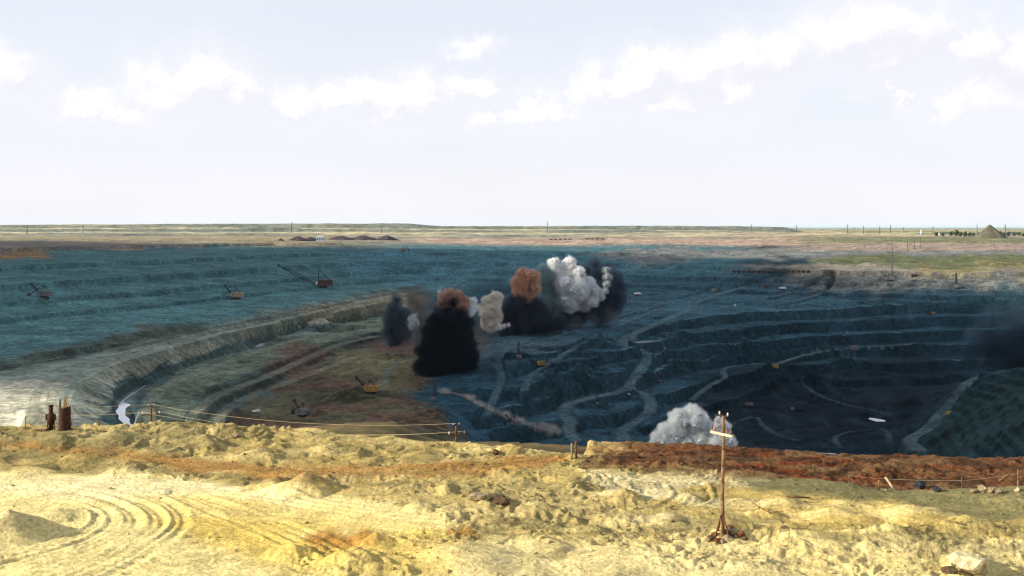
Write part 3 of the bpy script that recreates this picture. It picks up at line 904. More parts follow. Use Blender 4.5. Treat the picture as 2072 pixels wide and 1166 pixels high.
def ground_material(name, scale1, scale2, bump, dist, var=0.28):
    m = bpy.data.materials.new(name)
    m.use_nodes = True
    T = NT(m.node_tree)
    b = m.node_tree.nodes['Principled BSDF']
    a = T.node('ShaderNodeAttribute', attribute_name='soil')
    g = T.node('ShaderNodeNewGeometry')
    na = T.noise(g.outputs['Position'], scale1, 6.0, 0.65)
    nb = T.noise(g.outputs['Position'], scale2, 4.0, 0.6)
    f = T.math('MULTIPLY', T.ramp(na.outputs[0], 0.28, 0.72, 1 - var, 1 + var), T.ramp(nb.outputs[0], 0.3, 0.7, 0.86, 1.14))
    sc = T.node('ShaderNodeVectorMath', operation='SCALE')
    T.put(sc.inputs[0], a.outputs['Color'])
    T.put(sc.inputs['Scale'], f)
    T.l.new(sc.outputs[0], b.inputs['Base Color'])
    b.inputs['Roughness'].default_value = 1.0
    b.inputs['Specular IOR Level'].default_value = 0.05
    bp = T.node('ShaderNodeBump')
    bp.inputs['Strength'].default_value = bump
    bp.inputs['Distance'].default_value = dist
    T.l.new(na.outputs[0], bp.inputs['Height'])
    T.l.new(bp.outputs[0], b.inputs['Normal'])
    return m


M_SAND = ground_material('sand', 3.6, 0.45, 1.0, 0.16)
M_PIT = ground_material('pit rock', 0.26, 0.045, 1.0, 1.6, 0.5)
M_FAR = ground_material('plain', 0.02, 0.004, 0.4, 6.0)


def grid_mesh(name, r0, r1, facesel, mat):
    """part of the height field as a mesh object"""
    q = np.zeros((NR - 1, NC - 1), bool)
    q[r0:r1, :] = True
    if facesel is not None:
        q &= facesel
    ri, ci = np.nonzero(q)
    if len(ri) == 0:
        return None
    a = ri * NC + ci
    quads = np.stack([a, a + 1, a + NC + 1, a + NC], 1)
    used, inv = np.unique(quads, return_inverse=True)
    quads = inv.reshape(quads.shape).astype(np.int32)
    co = np.stack([X.ravel()[used], Y.ravel()[used], Z.ravel()[used]], 1).astype(np.float32)
    me = bpy.data.meshes.new(name)
    me.vertices.add(len(co))
    me.vertices.foreach_set('co', co.ravel())
    me.loops.add(quads.size)
    me.loops.foreach_set('vertex_index', quads.ravel())
    me.polygons.add(len(quads))
    me.polygons.foreach_set('loop_start', np.arange(0, quads.size, 4, dtype=np.int32))
    me.polygons.foreach_set('loop_total', np.full(len(quads), 4, dtype=np.int32))
    me.polygons.foreach_set('use_smooth', np.ones(len(quads), bool))
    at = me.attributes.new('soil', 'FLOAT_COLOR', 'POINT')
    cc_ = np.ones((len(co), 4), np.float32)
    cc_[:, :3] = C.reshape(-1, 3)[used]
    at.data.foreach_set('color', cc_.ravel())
    me.update()
    me.materials.append(mat)
    return link(bpy.data.objects.new(name, me))


r_near = int(np.argmax(rows >= 240))
r_far = int(np.argmax(rows >= 2450))
LABF = LAB[:-1, :-1]
tracksel = (track[:-1, :-1] > 0.45) & (Y[:-1, :-1] < 118)
redsel = (red[:-1, :-1] > 0.5) & (Y[:-1, :-1] < 125) & ~tracksel
tag(grid_mesh('sand_ground', 0, r_near, ~tracksel & ~redsel, M_SAND), kind='structure')
tag(grid_mesh('dirt_track', 0, r_near, tracksel, M_SAND), kind='structure')
tag(grid_mesh('red_earth_ground', 0, r_near, redsel, M_SAND), kind='structure')
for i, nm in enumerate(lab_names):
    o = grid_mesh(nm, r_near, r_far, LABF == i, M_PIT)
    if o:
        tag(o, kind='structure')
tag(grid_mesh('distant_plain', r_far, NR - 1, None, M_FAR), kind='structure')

# ------------------------------------------------------------------ the cloud whose shadow lies over the pit (above the frame)
def mesh_from(name, co, faces, mat=None, smooth=True, cols=None, parent=None):
    me = bpy.data.meshes.new(name)
    co = np.asarray(co, np.float32)
    faces = np.asarray(faces, np.int32)
    k = faces.shape[1]
    me.vertices.add(len(co))
    me.vertices.foreach_set('co', co.ravel())
    me.loops.add(faces.size)
    me.loops.foreach_set('vertex_index', faces.ravel())
    me.polygons.add(len(faces))
    me.polygons.foreach_set('loop_start', np.arange(0, faces.size, k, dtype=np.int32))
    me.polygons.foreach_set('loop_total', np.full(len(faces), k, dtype=np.int32))
    me.polygons.foreach_set('use_smooth', np.full(len(faces), smooth, bool))
    if cols is not None:
        at = me.attributes.new('soil', 'FLOAT_COLOR', 'POINT')
        cc_ = np.ones((len(co), 4), np.float32)
        cc_[:, :3] = cols
        at.data.foreach_set('color', cc_.ravel())
    me.update()
    if mat:
        me.materials.append(mat)
    return link(bpy.data.objects.new(name, me), parent)


def cloud_bank():
    H = 900.0
    k_ = (H + 60.0) / SUN.z
    ox, oy = SUN.x * k_, SUN.y * k_
    # outline of the shade on the ground (world metres), from where light and shade meet in the pit
    def w(px, y): return ((px - CX) / F * y, y)
    near_e = [w(-1900, 600), w(-400, 560), w(60, 515), w(250, 480), w(420, 400), w(700, 330), w(1300, 280), w(2300, 270), w(3400, 300)]
    far_e = [w(2900, 900), w(2400, 1230), w(2100, 1330), w(1880, 1420), w(1760, 1560), w(1650, 1850), w(1500, 2020), w(1300, 2120), w(1000, 2300), w(760, 2350), w(560, 2120), w(200, 2150), w(-300, 2050), w(-1000, 1700)]
    poly = near_e + far_e
    xs = np.linspace(-2300, 1300, 200)
    ys = np.linspace(150, 2600, 160)
    gx_, gy_ = np.meshgrid(xs, ys)
    inside = in_poly(gx_, gy_, poly)
    d = np.full(gx_.shape, 1e9)
    for (ax, ay), (bx, by) in zip(poly, poly[1:] + poly[:1]):
        vx, vy = bx - ax, by - ay
        q = vx * vx + vy * vy
        t = np.clip(((gx_ - ax) * vx + (gy_ - ay) * vy) / q, 0, 1)
        d = np.minimum(d, np.hypot(gx_ - ax - t * vx, gy_ - ay - t * vy))
    d = np.where(inside, d, -d) + 45 * fbm(gx_ / 240, gy_ / 240, 4, 0.55, 5)
    th = np.clip(d / 150.0, 0, 1)
    def thin(P, rx, ry, k_):
        c = Vector(P) - SUN * ((P[2] + 60.0) / SUN.z)
        return 1 - k_ * np.exp(-(((gx_ - c.x) / rx) ** 2 + ((gy_ - c.y) / ry) ** 2) ** 2)
    th *= thin((52, 1010, -10), 46, 40, 0.95)       # a thin place lets the sun through to the top of the white plume
    th *= thin((101, 620, -90), 55, 45, 0.55)  # another thin place, added to brighten the white smoke behind the berm
    body = np.clip(d / 500.0, 0, 1) ** 0.6
    lump = 0.6 + 0.8 * np.abs(fbm(gx_ / 330, gy_ / 330, 4, 0.5, 9))
    top = H + 6 + 220 * body * lump
    bot = H - 6 - 22 * body * lump
    ny, nx = gx_.shape
    # billows lean away from the sun's path so that thick and thin places line up along its rays
    vt = np.stack([gx_ + SUN.x * (top + 60) / SUN.z, gy_ + SUN.y * (top + 60) / SUN.z, top], -1).reshape(-1, 3)
    vb = np.stack([gx_ + SUN.x * (bot + 60) / SUN.z, gy_ + SUN.y * (bot + 60) / SUN.z, bot], -1).reshape(-1, 3)
    r_, c_ = np.nonzero((th[:-1, :-1] > 0.001) | (th[1:, 1:] > 0.001) | (th[:-1, 1:] > 0.001) | (th[1:, :-1] > 0.001))
    a = r_ * nx + c_
    n = ny * nx
    quads = np.concatenate([np.stack([a, a + 1, a + nx + 1, a + nx], 1), np.stack([a, a + nx, a + nx + 1, a + 1], 1) + n])
    co = np.concatenate([vt, vb])
    thick = np.concatenate([th.ravel(), th.ravel()])
    used, inv = np.unique(quads, return_inverse=True)
    m = bpy.data.materials.new('cloud')
    m.use_nodes = True
    T = NT(m.node_tree)
    T.n.clear()
    at = T.node('ShaderNodeAttribute', attribute_name='soil')
    dif = T.node('ShaderNodeBsdfDiffuse')
    dif.inputs['Color'].default_value = (0.85, 0.85, 0.87, 1)
    trl = T.node('ShaderNodeBsdfTranslucent')
    trl.inputs['Color'].default_value = (0.80, 0.81, 0.84, 1)
    mx = T.node('ShaderNodeMixShader')
    mx.inputs[0].default_value = 0.35
    T.l.new(dif.outputs[0], mx.inputs[1])
    T.l.new(trl.outputs[0], mx.inputs[2])
    tr = T.node('ShaderNodeBsdfTransparent')
    m2 = T.node('ShaderNodeMixShader')
    T.l.new(at.outputs['Fac'], m2.inputs[0])
    T.l.new(tr.outputs[0], m2.inputs[1])
    T.l.new(mx.outputs[0], m2.inputs[2])
    out = T.node('ShaderNodeOutputMaterial')
    T.l.new(m2.outputs[0], out.inputs['Surface'])
    o = mesh_from('cloud', co[used], inv.reshape(quads.shape), m, True, np.repeat(thick[used][:, None], 3, 1))
    tag(o, 'broad flat-based cumulus cloud high over the pit', 'cloud', kind='stuff')


cloud_bank()

# ------------------------------------------------------------------ the air
def haze_box():
    lo, hi = np.array([-60000., -80., -124.]), np.array([60000., 90500., 72.])
    co = [[(lo, hi)[i][0], (lo, hi)[j][1], (lo, hi)[k][2]] for i in (0, 1) for j in (0, 1) for k in (0, 1)]
    f = [[0, 1, 3, 2], [4, 6, 7, 5], [0, 4, 5, 1], [2, 3, 7, 6], [0, 2, 6, 4], [1, 5, 7, 3]]
    m = bpy.data.materials.new('haze')
    m.use_nodes = True
    T = NT(m.node_tree)
    T.n.clear()
    v = T.node('ShaderNodeVolumePrincipled')
    v.inputs['Color'].default_value = (0.55, 0.85, 1.0, 1)
    v.inputs['Density'].default_value = 0.000010
    v.inputs['Anisotropy'].default_value = 0.2
    out = T.node('ShaderNodeOutputMaterial')
    T.l.new(v.outputs[0], out.inputs['Volume'])
    tag(mesh_from('haze', co, f, m, False), 'thin pale summer haze filling the air over the pit', 'haze', kind='stuff')


haze_box()

# ------------------------------------------------------------------ smoke and dust of the blast
def ico(n):
    bm = bmesh.new()
    bmesh.ops.create_icosphere(bm, subdivisions=n, radius=1.0)
    bm.verts.ensure_lookup_table()
    v = np.array([p.co[:] for p in bm.verts])
    f = np.array([[q.index for q in p.verts] for p in bm.faces])
    bm.free()
    return v, f


ICO = {n: ico(n) for n in (1, 2, 3)}


def smoke_material(name, rough_scale=0.35, trans=0.25, bump=0.9):
    m = bpy.data.materials.new(name)
    m.use_nodes = True
    T = NT(m.node_tree)
    T.n.clear()
    at = T.node('ShaderNodeAttribute', attribute_name='soil')
    g = T.node('ShaderNodeNewGeometry')
    n1_ = T.noise(g.outputs['Position'], rough_scale, 6.0, 0.65)
    f = T.ramp(n1_.outputs[0], 0.25, 0.75, 0.70, 1.20)
    sc = T.node('ShaderNodeVectorMath', operation='SCALE')
    T.put(sc.inputs[0], at.outputs['Color'])
    T.put(sc.inputs['Scale'], f)
    bp = T.node('ShaderNodeBump')
    bp.inputs['Strength'].default_value = bump
    bp.inputs['Distance'].default_value = 1.5
    T.l.new(n1_.outputs[0], bp.inputs['Height'])
    dif = T.node('ShaderNodeBsdfDiffuse')
    trl = T.node('ShaderNodeBsdfTranslucent')
    for b_ in (dif, trl):
        T.l.new(sc.outputs[0], b_.inputs['Color'])
        T.l.new(bp.outputs[0], b_.inputs['Normal'])
    mx = T.node('ShaderNodeMixShader')
    mx.inputs[0].default_value = trans
    T.l.new(dif.outputs[0], mx.inputs[1])
    T.l.new(trl.outputs[0], mx.inputs[2])
    out = T.node('ShaderNodeOutputMaterial')
    T.l.new(mx.outputs[0], out.inputs['Surface'])
    return m


M_SMOKE = smoke_material('dense smoke')


def puffs(centres, seed, n_child=16, n_grand=5, sub=2, squash=1.0, rise=0.35, disp=0.22):
    """cauliflower heads: each lobe carries smaller lobes on its skin; returns verts, faces, and lobe index"""
    rs = np.random.RandomState(seed)
    V, Fc, I = [], [], []
    nv = 0

    def ball(c, r, s, i):
        nonlocal nv
        v, f = ICO[s]
        a = rs.rand(3) * 6.28
        R = np.array(Matrix.Rotation(a[0], 3, 'X') @ Matrix.Rotation(a[1], 3, 'Y') @ Matrix.Rotation(a[2], 3, 'Z'))
        v = v @ R.T
        k1 = 2.2
        dn = vnoise(v[:, 0] * k1 + c[0] * 0.7 + v[:, 2], v[:, 1] * k1 + c[2] * 0.7 - v[:, 2], seed) + 0.5 * vnoise(v[:, 0] * 5 + c[2] + 2 * v[:, 2], v[:, 1] * 5 - c[0] + v[:, 2], seed + 3)
        q = v * (1 + disp * dn)[:, None] * r
        q[:, 2] *= squash
        V.append(q + c)
        Fc.append(f + nv)
        I.append(np.full(len(v), i))
        nv += len(v)

    for i, (c, r) in enumerate(centres):
        ball(c, r, 3 if sub >= 2 else sub, i)
        for _ in range(n_child):
            d = rs.normal(size=3)
            d[2] += rise
            d[1] -= 0.35
            d /= np.linalg.norm(d)
            rc = r * rs.uniform(0.24, 0.52)
            cc_ = c + d * r * rs.uniform(0.80, 1.12) * np.array([1, 1, squash])
            ball(cc_, rc, sub, i)
            for _ in range(n_grand):
                e = rs.normal(size=3) + d * 0.9
                e /= np.linalg.norm(e)
                ball(cc_ + e * rc * 0.92, rc * rs.uniform(0.28, 0.5), min(sub, 2) if rc > 1.6 else 1, i)
    return np.concatenate(V), np.concatenate(Fc), np.concatenate(I)


def smoke_vol_material(name, colour, dens, aniso=0.0):
    m = bpy.data.materials.new(name)
    m.use_nodes = True
    T = NT(m.node_tree)
    T.n.clear()
    vol = T.node('ShaderNodeVolumePrincipled')
    vol.inputs['Color'].default_value = (*colour, 1)
    vol.inputs['Density'].default_value = dens
    vol.inputs['Anisotropy'].default_value = aniso
    out = T.node('ShaderNodeOutputMaterial')
    T.l.new(vol.outputs[0], out.inputs['Volume'])
    return m


def smoke_grid(o, cen, voxel, mat, edge, billow, bsize, streak=1.0, wisp=0.0, seed=0, keep_mesh=True):
    """geometry nodes on the plume: a smoke density grid round its lobes, with billowed or streaky skin"""
    g = bpy.data.node_groups.new('smoke grid', 'GeometryNodeTree')
    g.interface.new_socket('Geometry', in_out='INPUT', socket_type='NodeSocketGeometry')
    g.interface.new_socket('Geometry', in_out='OUTPUT', socket_type='NodeSocketGeometry')
    T = NT(g)
    gi_, go_ = T.node('NodeGroupInput'), T.node('NodeGroupOutput')
    pos = T.node('GeometryNodeInputPosition').outputs[0]
    pa = T.vmath('ADD', pos, (seed * 13.7, seed * 7.1, seed * 3.3))
    ps = T.vmath('MULTIPLY', pa, (1.0, 1.0, streak))
    n_ = T.noise(ps, 0.9 / bsize, 5.0, 0.6)
    warp = T.vmath('MULTIPLY', T.vmath('SUBTRACT', n_.outputs['Color'], (0.5, 0.5, 0.5)), (billow * 1.6, billow * 1.6, billow * 1.6))
    n2_ = T.noise(ps, 0.28 / bsize, 2.0, 0.5)
    warp2 = T.vmath('MULTIPLY', T.vmath('SUBTRACT', n2_.outputs['Color'], (0.5, 0.5, 0.5)), (billow * 3.0, billow * 3.0, billow * 3.0))
    pw_ = T.vmath('ADD', T.vmath('ADD', pos, warp), warp2)
    acc_ = None
    for c, r in cen:
        d_ = T.math('SUBTRACT', float(r), T.vmath('DISTANCE', pw_, tuple(float(t) for t in c)))
        acc_ = d_ if acc_ is None else T.math('SMOOTH_MAX', acc_, d_, float(edge) * 0.8)
    vo = T.node('ShaderNodeTexVoronoi', feature='SMOOTH_F1')
    vo.normalize = True
    T.put(vo.inputs['Vector'], T.vmath('ADD', ps, T.vmath('MULTIPLY', warp, (0.6, 0.6, 0.6))))
    T.put(vo.inputs['Scale'], 1.0 / bsize)
    T.put(vo.inputs['Detail'], 2.0)
    T.put(vo.inputs['Roughness'], 0.55)
    T.put(vo.inputs['Smoothness'], 0.25)
    bump_ = T.math('MULTIPLY', T.math('SUBTRACT', 0.42, vo.outputs['Distance']), billow * 3.0)
    sd = T.math('ADD', acc_, bump_)
    den = T.ramp(sd, -0.15 * edge, 0.85 * edge)
    if wisp:
        nw = T.noise(T.vmath('MULTIPLY', pa, (1.0, 1.0, streak)), 0.55 / bsize, 5.0, 0.65)
        den = T.math('MULTIPLY', den, T.ramp(nw.outputs[0], 0.5 - 0.25 * wisp, 0.5 + 0.12, 1.0 - wisp, 1.0))
    lo = np.min([c - r for c, r in cen], 0) - billow - 1.5 * edge - 2
    hi = np.max([c + r for c, r in cen], 0) + billow + 1.5 * edge + 2
    vc = T.node('GeometryNodeVolumeCube')
    T.put(vc.inputs['Density'], den)
    T.put(vc.inputs['Min'], tuple(float(t) for t in lo))
    T.put(vc.inputs['Max'], tuple(float(t) for t in hi))
    for k_, nm in enumerate(('Resolution X', 'Resolution Y', 'Resolution Z')):
        T.put(vc.inputs[nm], int(min(140, max(12, (hi[k_] - lo[k_]) / voxel))))
    sm = T.node('GeometryNodeSetMaterial')
    sm.inputs['Material'].default_value = mat
    T.l.new(vc.outputs[0], sm.inputs['Geometry'])
    if keep_mesh:
        jn = T.node('GeometryNodeJoinGeometry')
        T.l.new(gi_.outputs[0], jn.inputs[0])
        T.l.new(sm.outputs[0], jn.inputs[0])
        T.l.new(jn.outputs[0], go_.inputs[0])
    else:
        T.l.new(sm.outputs[0], go_.inputs[0])
    md = o.modifiers.new('smoke', 'NODES')
    md.node_group = g


def plume(name, label, cat, lobes, dist, cols, seed, core=0.80, dens=0.45, edge=1.6, billow=2.0, bsize=4.0, streak=1.0, wisp=0.0, voxel=0.9, group='smoke of the blasts', **kw):
    """lobes are (px, py, radius px[, colour index]) at a distance; colours are albedos"""
    rs = np.random.RandomState(seed + 100)
    cen, ci = [], []
    for q in lobes:
        y = dist + rs.uniform(-0.6, 0.6) * q[2] / F * dist
        cen.append((np.array([(q[0] - CX) / F * y, y, ZC - (q[1] - HY) / F * y]), q[2] / F * y))
        ci.append(q[3] if len(q) > 3 else 0)
    org = np.mean([c for c, r in cen], 0)
    org[2] = min(c[2] - r for c, r in cen)
    cen = [(c - org, r) for c, r in cen]
    v, f, i = puffs([(c, r * core) for c, r in cen], seed, **kw)
    base = np.array([cols[c] for c in ci])[i]
    base = base * (1 + 0.18 * vnoise(v[:, 0] / 7, v[:, 2] / 7, seed))[:, None]
    o = mesh_from(name, v, f, M_SMOKE, True, np.clip(base, 0.003, 0.92))
    o.location = org
    mean_c = np.mean([cols[c] for c in ci], 0)
    # light is scattered many times in smoke; the albedo of one scattering is higher than the look of the whole
    one = tuple(float(1 - (1 - c) ** 2.0) if c < 0.98 else float(c) for c in mean_c)
    veil = mesh_from('smoke_veil', ICO[1][0] * 0.1 + np.array([0, 0, 1.0]), ICO[1][1], M_SMOKE, True, None, o)
    veil['kind'] = 'stuff'
    smoke_grid(veil, cen, voxel, smoke_vol_material(name + ' air', one, dens), edge, billow, bsize, streak, wisp, seed, False)
    return tag(o, label, cat, group)


WHITE, GREYW, TEAL, ORANGE, OR2, BLACK, NAVY, CREAM, BROWN = (0.90, 0.87, 0.86), (0.66, 0.71, 0.73), (0.13, 0.19, 0.205), (0.46, 0.25, 0.165), (0.36, 0.20, 0.15), (0.008, 0.010, 0.015), (0.030, 0.036, 0.052), (0.56, 0.51, 0.42), (0.10, 0.082, 0.078)
CAUL = dict(core=0.64, dens=0.42, edge=2.0, wisp=0.2, billow=2.8, bsize=4.0, voxel=0.75, n_child=18, n_grand=6)
DARKS = dict(core=0.48, dens=0.38, edge=3.4, billow=3.4, bsize=6.0, wisp=0.45, n_child=6, n_grand=0)
plume('smoke_plume', 'tall billowing white smoke plume beside the orange one', 'smoke',
      [(1152, 536, 15), (1121, 532, 11), (1126, 548, 14), (1146, 556, 21), (1168, 556, 16), (1138, 575, 22), (1168, 585, 25, 1), (1190, 578, 15, 1), (1205, 592, 14, 1), (1150, 606, 25, 1), (1182, 608, 21, 1), (1128, 612, 17, 1), (1200, 608, 13, 1), (1215, 600, 9, 1)],
      1010, [WHITE, (0.58, 0.66, 0.67)], 11, **CAUL)  # cloud shade on the lower lobes is painted in as grey-teal
plume('smoke_plume', 'grey-green smoke column between the orange and the white plume', 'smoke',
      [(1108, 560, 16), (1100, 585, 19), (1114, 590, 18), (1098, 612, 20), (1118, 620, 19), (1104, 642, 20), (1098, 546, 10)], 1000, [TEAL], 12, **{**DARKS, 'edge': 2.4, 'bsize': 4.5, 'billow': 2.8})
plume('smoke_plume', 'orange-brown cauliflower smoke head on a dark column', 'smoke',
      [(1058, 556, 14), (1077, 560, 14), (1048, 570, 12), (1066, 576, 15), (1080, 582, 12), (1060, 592, 14), (1072, 604, 11), (1046, 588, 9)], 955, [ORANGE], 13, **CAUL)
plume('smoke_plume', 'blue-black smoke mass under the orange smoke head', 'smoke',
      [(1046, 610, 20), (1028, 630, 19), (1060, 626, 24), (1084, 626, 22), (1036, 650, 22), (1066, 650, 25), (1096, 645, 22), (1046, 668, 17), (1080, 668, 18), (1022, 662, 16), (1106, 660, 17), (1014, 640, 12), (1130, 655, 16)], 960, [NAVY], 14, **DARKS)
plume('smoke_plume', 'dark blue dust curtain to the right of the white plume', 'smoke',
      [(1240, 562, 17), (1252, 580, 15), (1236, 588, 22), (1212, 556, 18), (1202, 536, 13), (1250, 604, 17), (1224, 606, 26), (1242, 622, 18), (1200, 624, 26), (1172, 636, 23), (1146, 640, 22), (1216, 640, 19), (1124, 646, 19), (1228, 540, 10), (1186, 548, 14)],
      1025, [(0.040, 0.054, 0.078)], 15, **{**DARKS, 'streak': 0.5, 'wisp': 0.6, 'dens': 0.30})
plume('smoke_plume', 'pale streak of smoke rising in the right-hand dust curtain', 'smoke', [(1228, 546, 7), (1229, 560, 8), (1227, 576, 8), (1225, 590, 7)], 1000, [(0.45, 0.50, 0.52)], 26, **{**CAUL, 'dens': 0.2, 'edge': 3.0, 'wisp': 0.6, 'core': 0.68})
plume('smoke_plume', 'cream smoke column left of the blue-black mass', 'smoke',
      [(1004, 603, 13), (990, 610, 12), (977, 622, 10), (998, 622, 15), (987, 637, 15), (1005, 641, 12), (996, 656, 14), (982, 654, 10)], 930, [CREAM], 16, **CAUL)
plume('smoke_plume', 'row of reddish-brown smoke heads behind the black column', 'smoke',
      [(897, 602, 10), (913, 596, 11), (928, 600, 11), (941, 611, 11), (897, 618, 11), (920, 616, 14), (936, 622, 11)], 880, [OR2], 17, **CAUL)
plume('smoke_plume', 'small pale puff right of the reddish-brown heads', 'smoke', [(954, 612, 8), (958, 623, 9), (950, 632, 9)], 885, [GREYW], 18, **CAUL)
plume('smoke_plume', 'small grey puff above the reddish-brown heads', 'smoke', [(897, 588, 7), (903, 592, 6)], 900, [(0.35, 0.38, 0.40)], 19, **CAUL)
plume('smoke_plume', 'huge jet-black smoke column with a broad base', 'smoke',
      [(916, 616, 12), (905, 630, 16), (928, 638, 17), (886, 652, 17), (912, 656, 25), (938, 660, 18), (874, 682, 20), (905, 688, 32), (938, 690, 22), (860, 708, 19), (890, 718, 32), (930, 716, 28), (952, 722, 16), (854, 740, 18), (884, 748, 28), (922, 752, 28), (952, 752, 18), (862, 764, 14), (900, 768, 20), (938, 768, 16), (968, 764, 10), (844, 768, 8)],
      800, [BLACK], 20, **{**DARKS, 'dens': 0.5, 'core': 0.46, 'edge': 4.2, 'wisp': 0.5, 'billow': 4.2, 'bsize': 7.0})
plume('smoke_plume', 'dark slate smoke column at the left end of the blast', 'smoke',
      [(803, 608, 12), (799, 626, 17), (814, 638, 16), (795, 648, 18), (810, 662, 18), (788, 668, 14), (818, 676, 15), (800, 684, 17)], 990, [(0.052, 0.068, 0.090)], 21, **{**DARKS, 'streak': 0.5})
plume('smoke_plume', 'small pale blue puff at the side of the slate column', 'smoke', [(836, 643, 7), (840, 652, 7), (834, 658, 6)], 975, [(0.40, 0.46, 0.48)], 27, **CAUL)
plume('smoke_plume', 'white smoke cloud rising behind the red berm near the pole', 'smoke',
      [(1398, 836, 18), (1376, 850, 21), (1408, 855, 23), (1426, 868, 19), (1350, 872, 19), (1370, 876, 22), (1396, 882, 26), (1336, 888, 18), (1358, 894, 20), (1386, 900, 22), (1416, 892, 22), (1328, 902, 15), (1434, 900, 17)], 620, [(0.74, 0.79, 0.77)], 23, **{**CAUL, 'edge': 1.6, 'billow': 2.2, 'bsize': 3.6, 'voxel': 0.55, 'n_child': 10, 'n_grand': 7, 'core': 0.7})
plume('smoke_plume', 'smaller white smoke ball right behind the near pole top', 'smoke',
      [(1456, 857, 13), (1467, 866, 13), (1449, 872, 11), (1460, 884, 14), (1479, 892, 12), (1448, 895, 13), (1468, 902, 13)], 612, [(0.86, 0.88, 0.87)], 24, **{**CAUL, 'edge': 1.5, 'billow': 1.9, 'bsize': 3.2, 'voxel': 0.55, 'n_child': 10, 'n_grand': 7, 'core': 0.7})
plume('smoke_jet', 'small white jet of smoke at the foot of the cream column', 'smoke', [(1003, 664, 6), (1011, 662, 6), (1020, 660, 5), (1029, 658, 4)], 925, [(0.7, 0.64, 0.6)], 25, **{**CAUL, 'billow': 1.2, 'bsize': 2.2, 'edge': 0.9})
# long trail of dust running across the floor
rs = np.random.RandomState(5)
pts = smooth_line([(892, 796), (930, 800), (960, 815), (1000, 835), (1050, 855), (1100, 872), (1128, 880)], 8)
tl = []
for k_, p in enumerate(pts):
    h = hit(p[0], p[1])
    if h.y < 420:
        h = Vector((*ground_xy(p[0], p[1], -100), -100))
    s_ = (1.5 + 1.6 * k_ / len(pts)) * rs.uniform(0.6, 1.35)
    tl.append((np.array([h.x, h.y, h.z + s_ * 0.3]), s_ * 0.62))
org = np.mean([c for c, r in tl], 0)
tl = [(c - org, r * 1.25) for c, r in tl]
v, f, i = puffs([(c, r * 0.4) for c, r in tl], 31, n_child=4, n_grand=0, sub=2)
o = mesh_from('dust_trail', v, f, M_SMOKE, True, np.repeat(np.array([[0.34, 0.32, 0.29]]), len(v), 0))
o.location = org
veil = mesh_from('smoke_veil', ICO[1][0] * 0.1, ICO[1][1], M_SMOKE, True, None, o)
veil['kind'] = 'stuff'
smoke_grid(veil, tl, 1.2, smoke_vol_material('dust air', (0.66, 0.62, 0.57), 0.26), 2.4, 2.6, 3.2, 1.0, 0.6, 9, False)
tag(o, 'long thin trail of grey-brown dust slanting across the pit floor', 'smoke', kind='stuff')


# dark smoke bank drifting in from the right: thin enough to look through at its edge
def smoke_bank(label, lobes, dist, colour, dens, seed, **kw):
    rs = np.random.RandomState(seed)
    cen = []
    for q in lobes:
        y = dist + rs.uniform(-0.5, 0.5) * q[2] / F * dist
        cen.append((np.array([(q[0] - CX) / F * y, y, ZC - (q[1] - HY) / F * y]), q[2] / F * y))
    org = np.mean([c for c, r in cen], 0)
    org[2] = min(c[2] - r for c, r in cen)
    cen = [(c - org, r) for c, r in cen]
    v, f, i = puffs([(c, r * 0.3) for c, r in cen], seed, n_child=4, n_grand=0)
    o = mesh_from('smoke_bank', v, f, M_SMOKE, True, np.repeat(np.array([[colour[0] * 0.4, colour[1] * 0.4, colour[2] * 0.4]]), len(v), 0))
    o.location = org
    smoke_grid(o, cen, 1.3, smoke_vol_material('bank air', colour, dens), seed=seed, keep_mesh=False, **kw)
    tag(o, label, 'smoke', kind='stuff')


smoke_bank('faint brown dust curtain behind the slate and black columns', [(832, 596, 15), (848, 590, 15), (866, 598, 15), (840, 615, 18), (860, 618, 18), (878, 620, 16), (836, 640, 18), (858, 642, 20), (880, 648, 18), (850, 665, 20), (872, 672, 18), (835, 672, 15)], 1040, (0.19, 0.155, 0.15), 0.13, 22, edge=6.0, billow=4.5, bsize=7.0, wisp=0.8, streak=0.3)
smoke_bank('low brown-grey dust linking the feet of the plumes', [(820, 680, 14), (850, 684, 14), (880, 676, 16), (950, 660, 16), (965, 645, 15), (975, 668, 14), (1000, 668, 14), (1020, 662, 16), (1020, 640, 14), (1050, 676, 14), (1090, 672, 15), (1125, 660, 16), (1160, 656, 16), (1200, 648, 16), (1240, 640, 14), (1110, 640, 18)], 985, (0.12, 0.12, 0.13), 0.13, 43, edge=8.0, billow=5.0, bsize=7.0, wisp=0.75, streak=0.7)
smoke_bank('blue-black smoke bank drifting in low at the right edge', [(1960, 715, 14), (1985, 705, 22), (2015, 705, 32), (2055, 700, 40), (2100, 700, 50), (2160, 690, 60), (2010, 730, 22), (2060, 735, 30), (2120, 740, 40)], 840, (0.040, 0.065, 0.100), 0.16, 41, edge=6.0, billow=5.0, bsize=9.0, streak=1.2, wisp=0.7)
smoke_bank('paler wisps rising over the smoke bank at the right edge', [(1975, 670, 16), (1995, 652, 20), (2025, 640, 24), (2060, 632, 26), (2100, 630, 32), (2040, 665, 26), (2080, 660, 32), (2150, 640, 40)], 870, (0.13, 0.19, 0.235), 0.05, 42, edge=7.0, billow=6.0, bsize=10.0, streak=1.0, wisp=0.85)

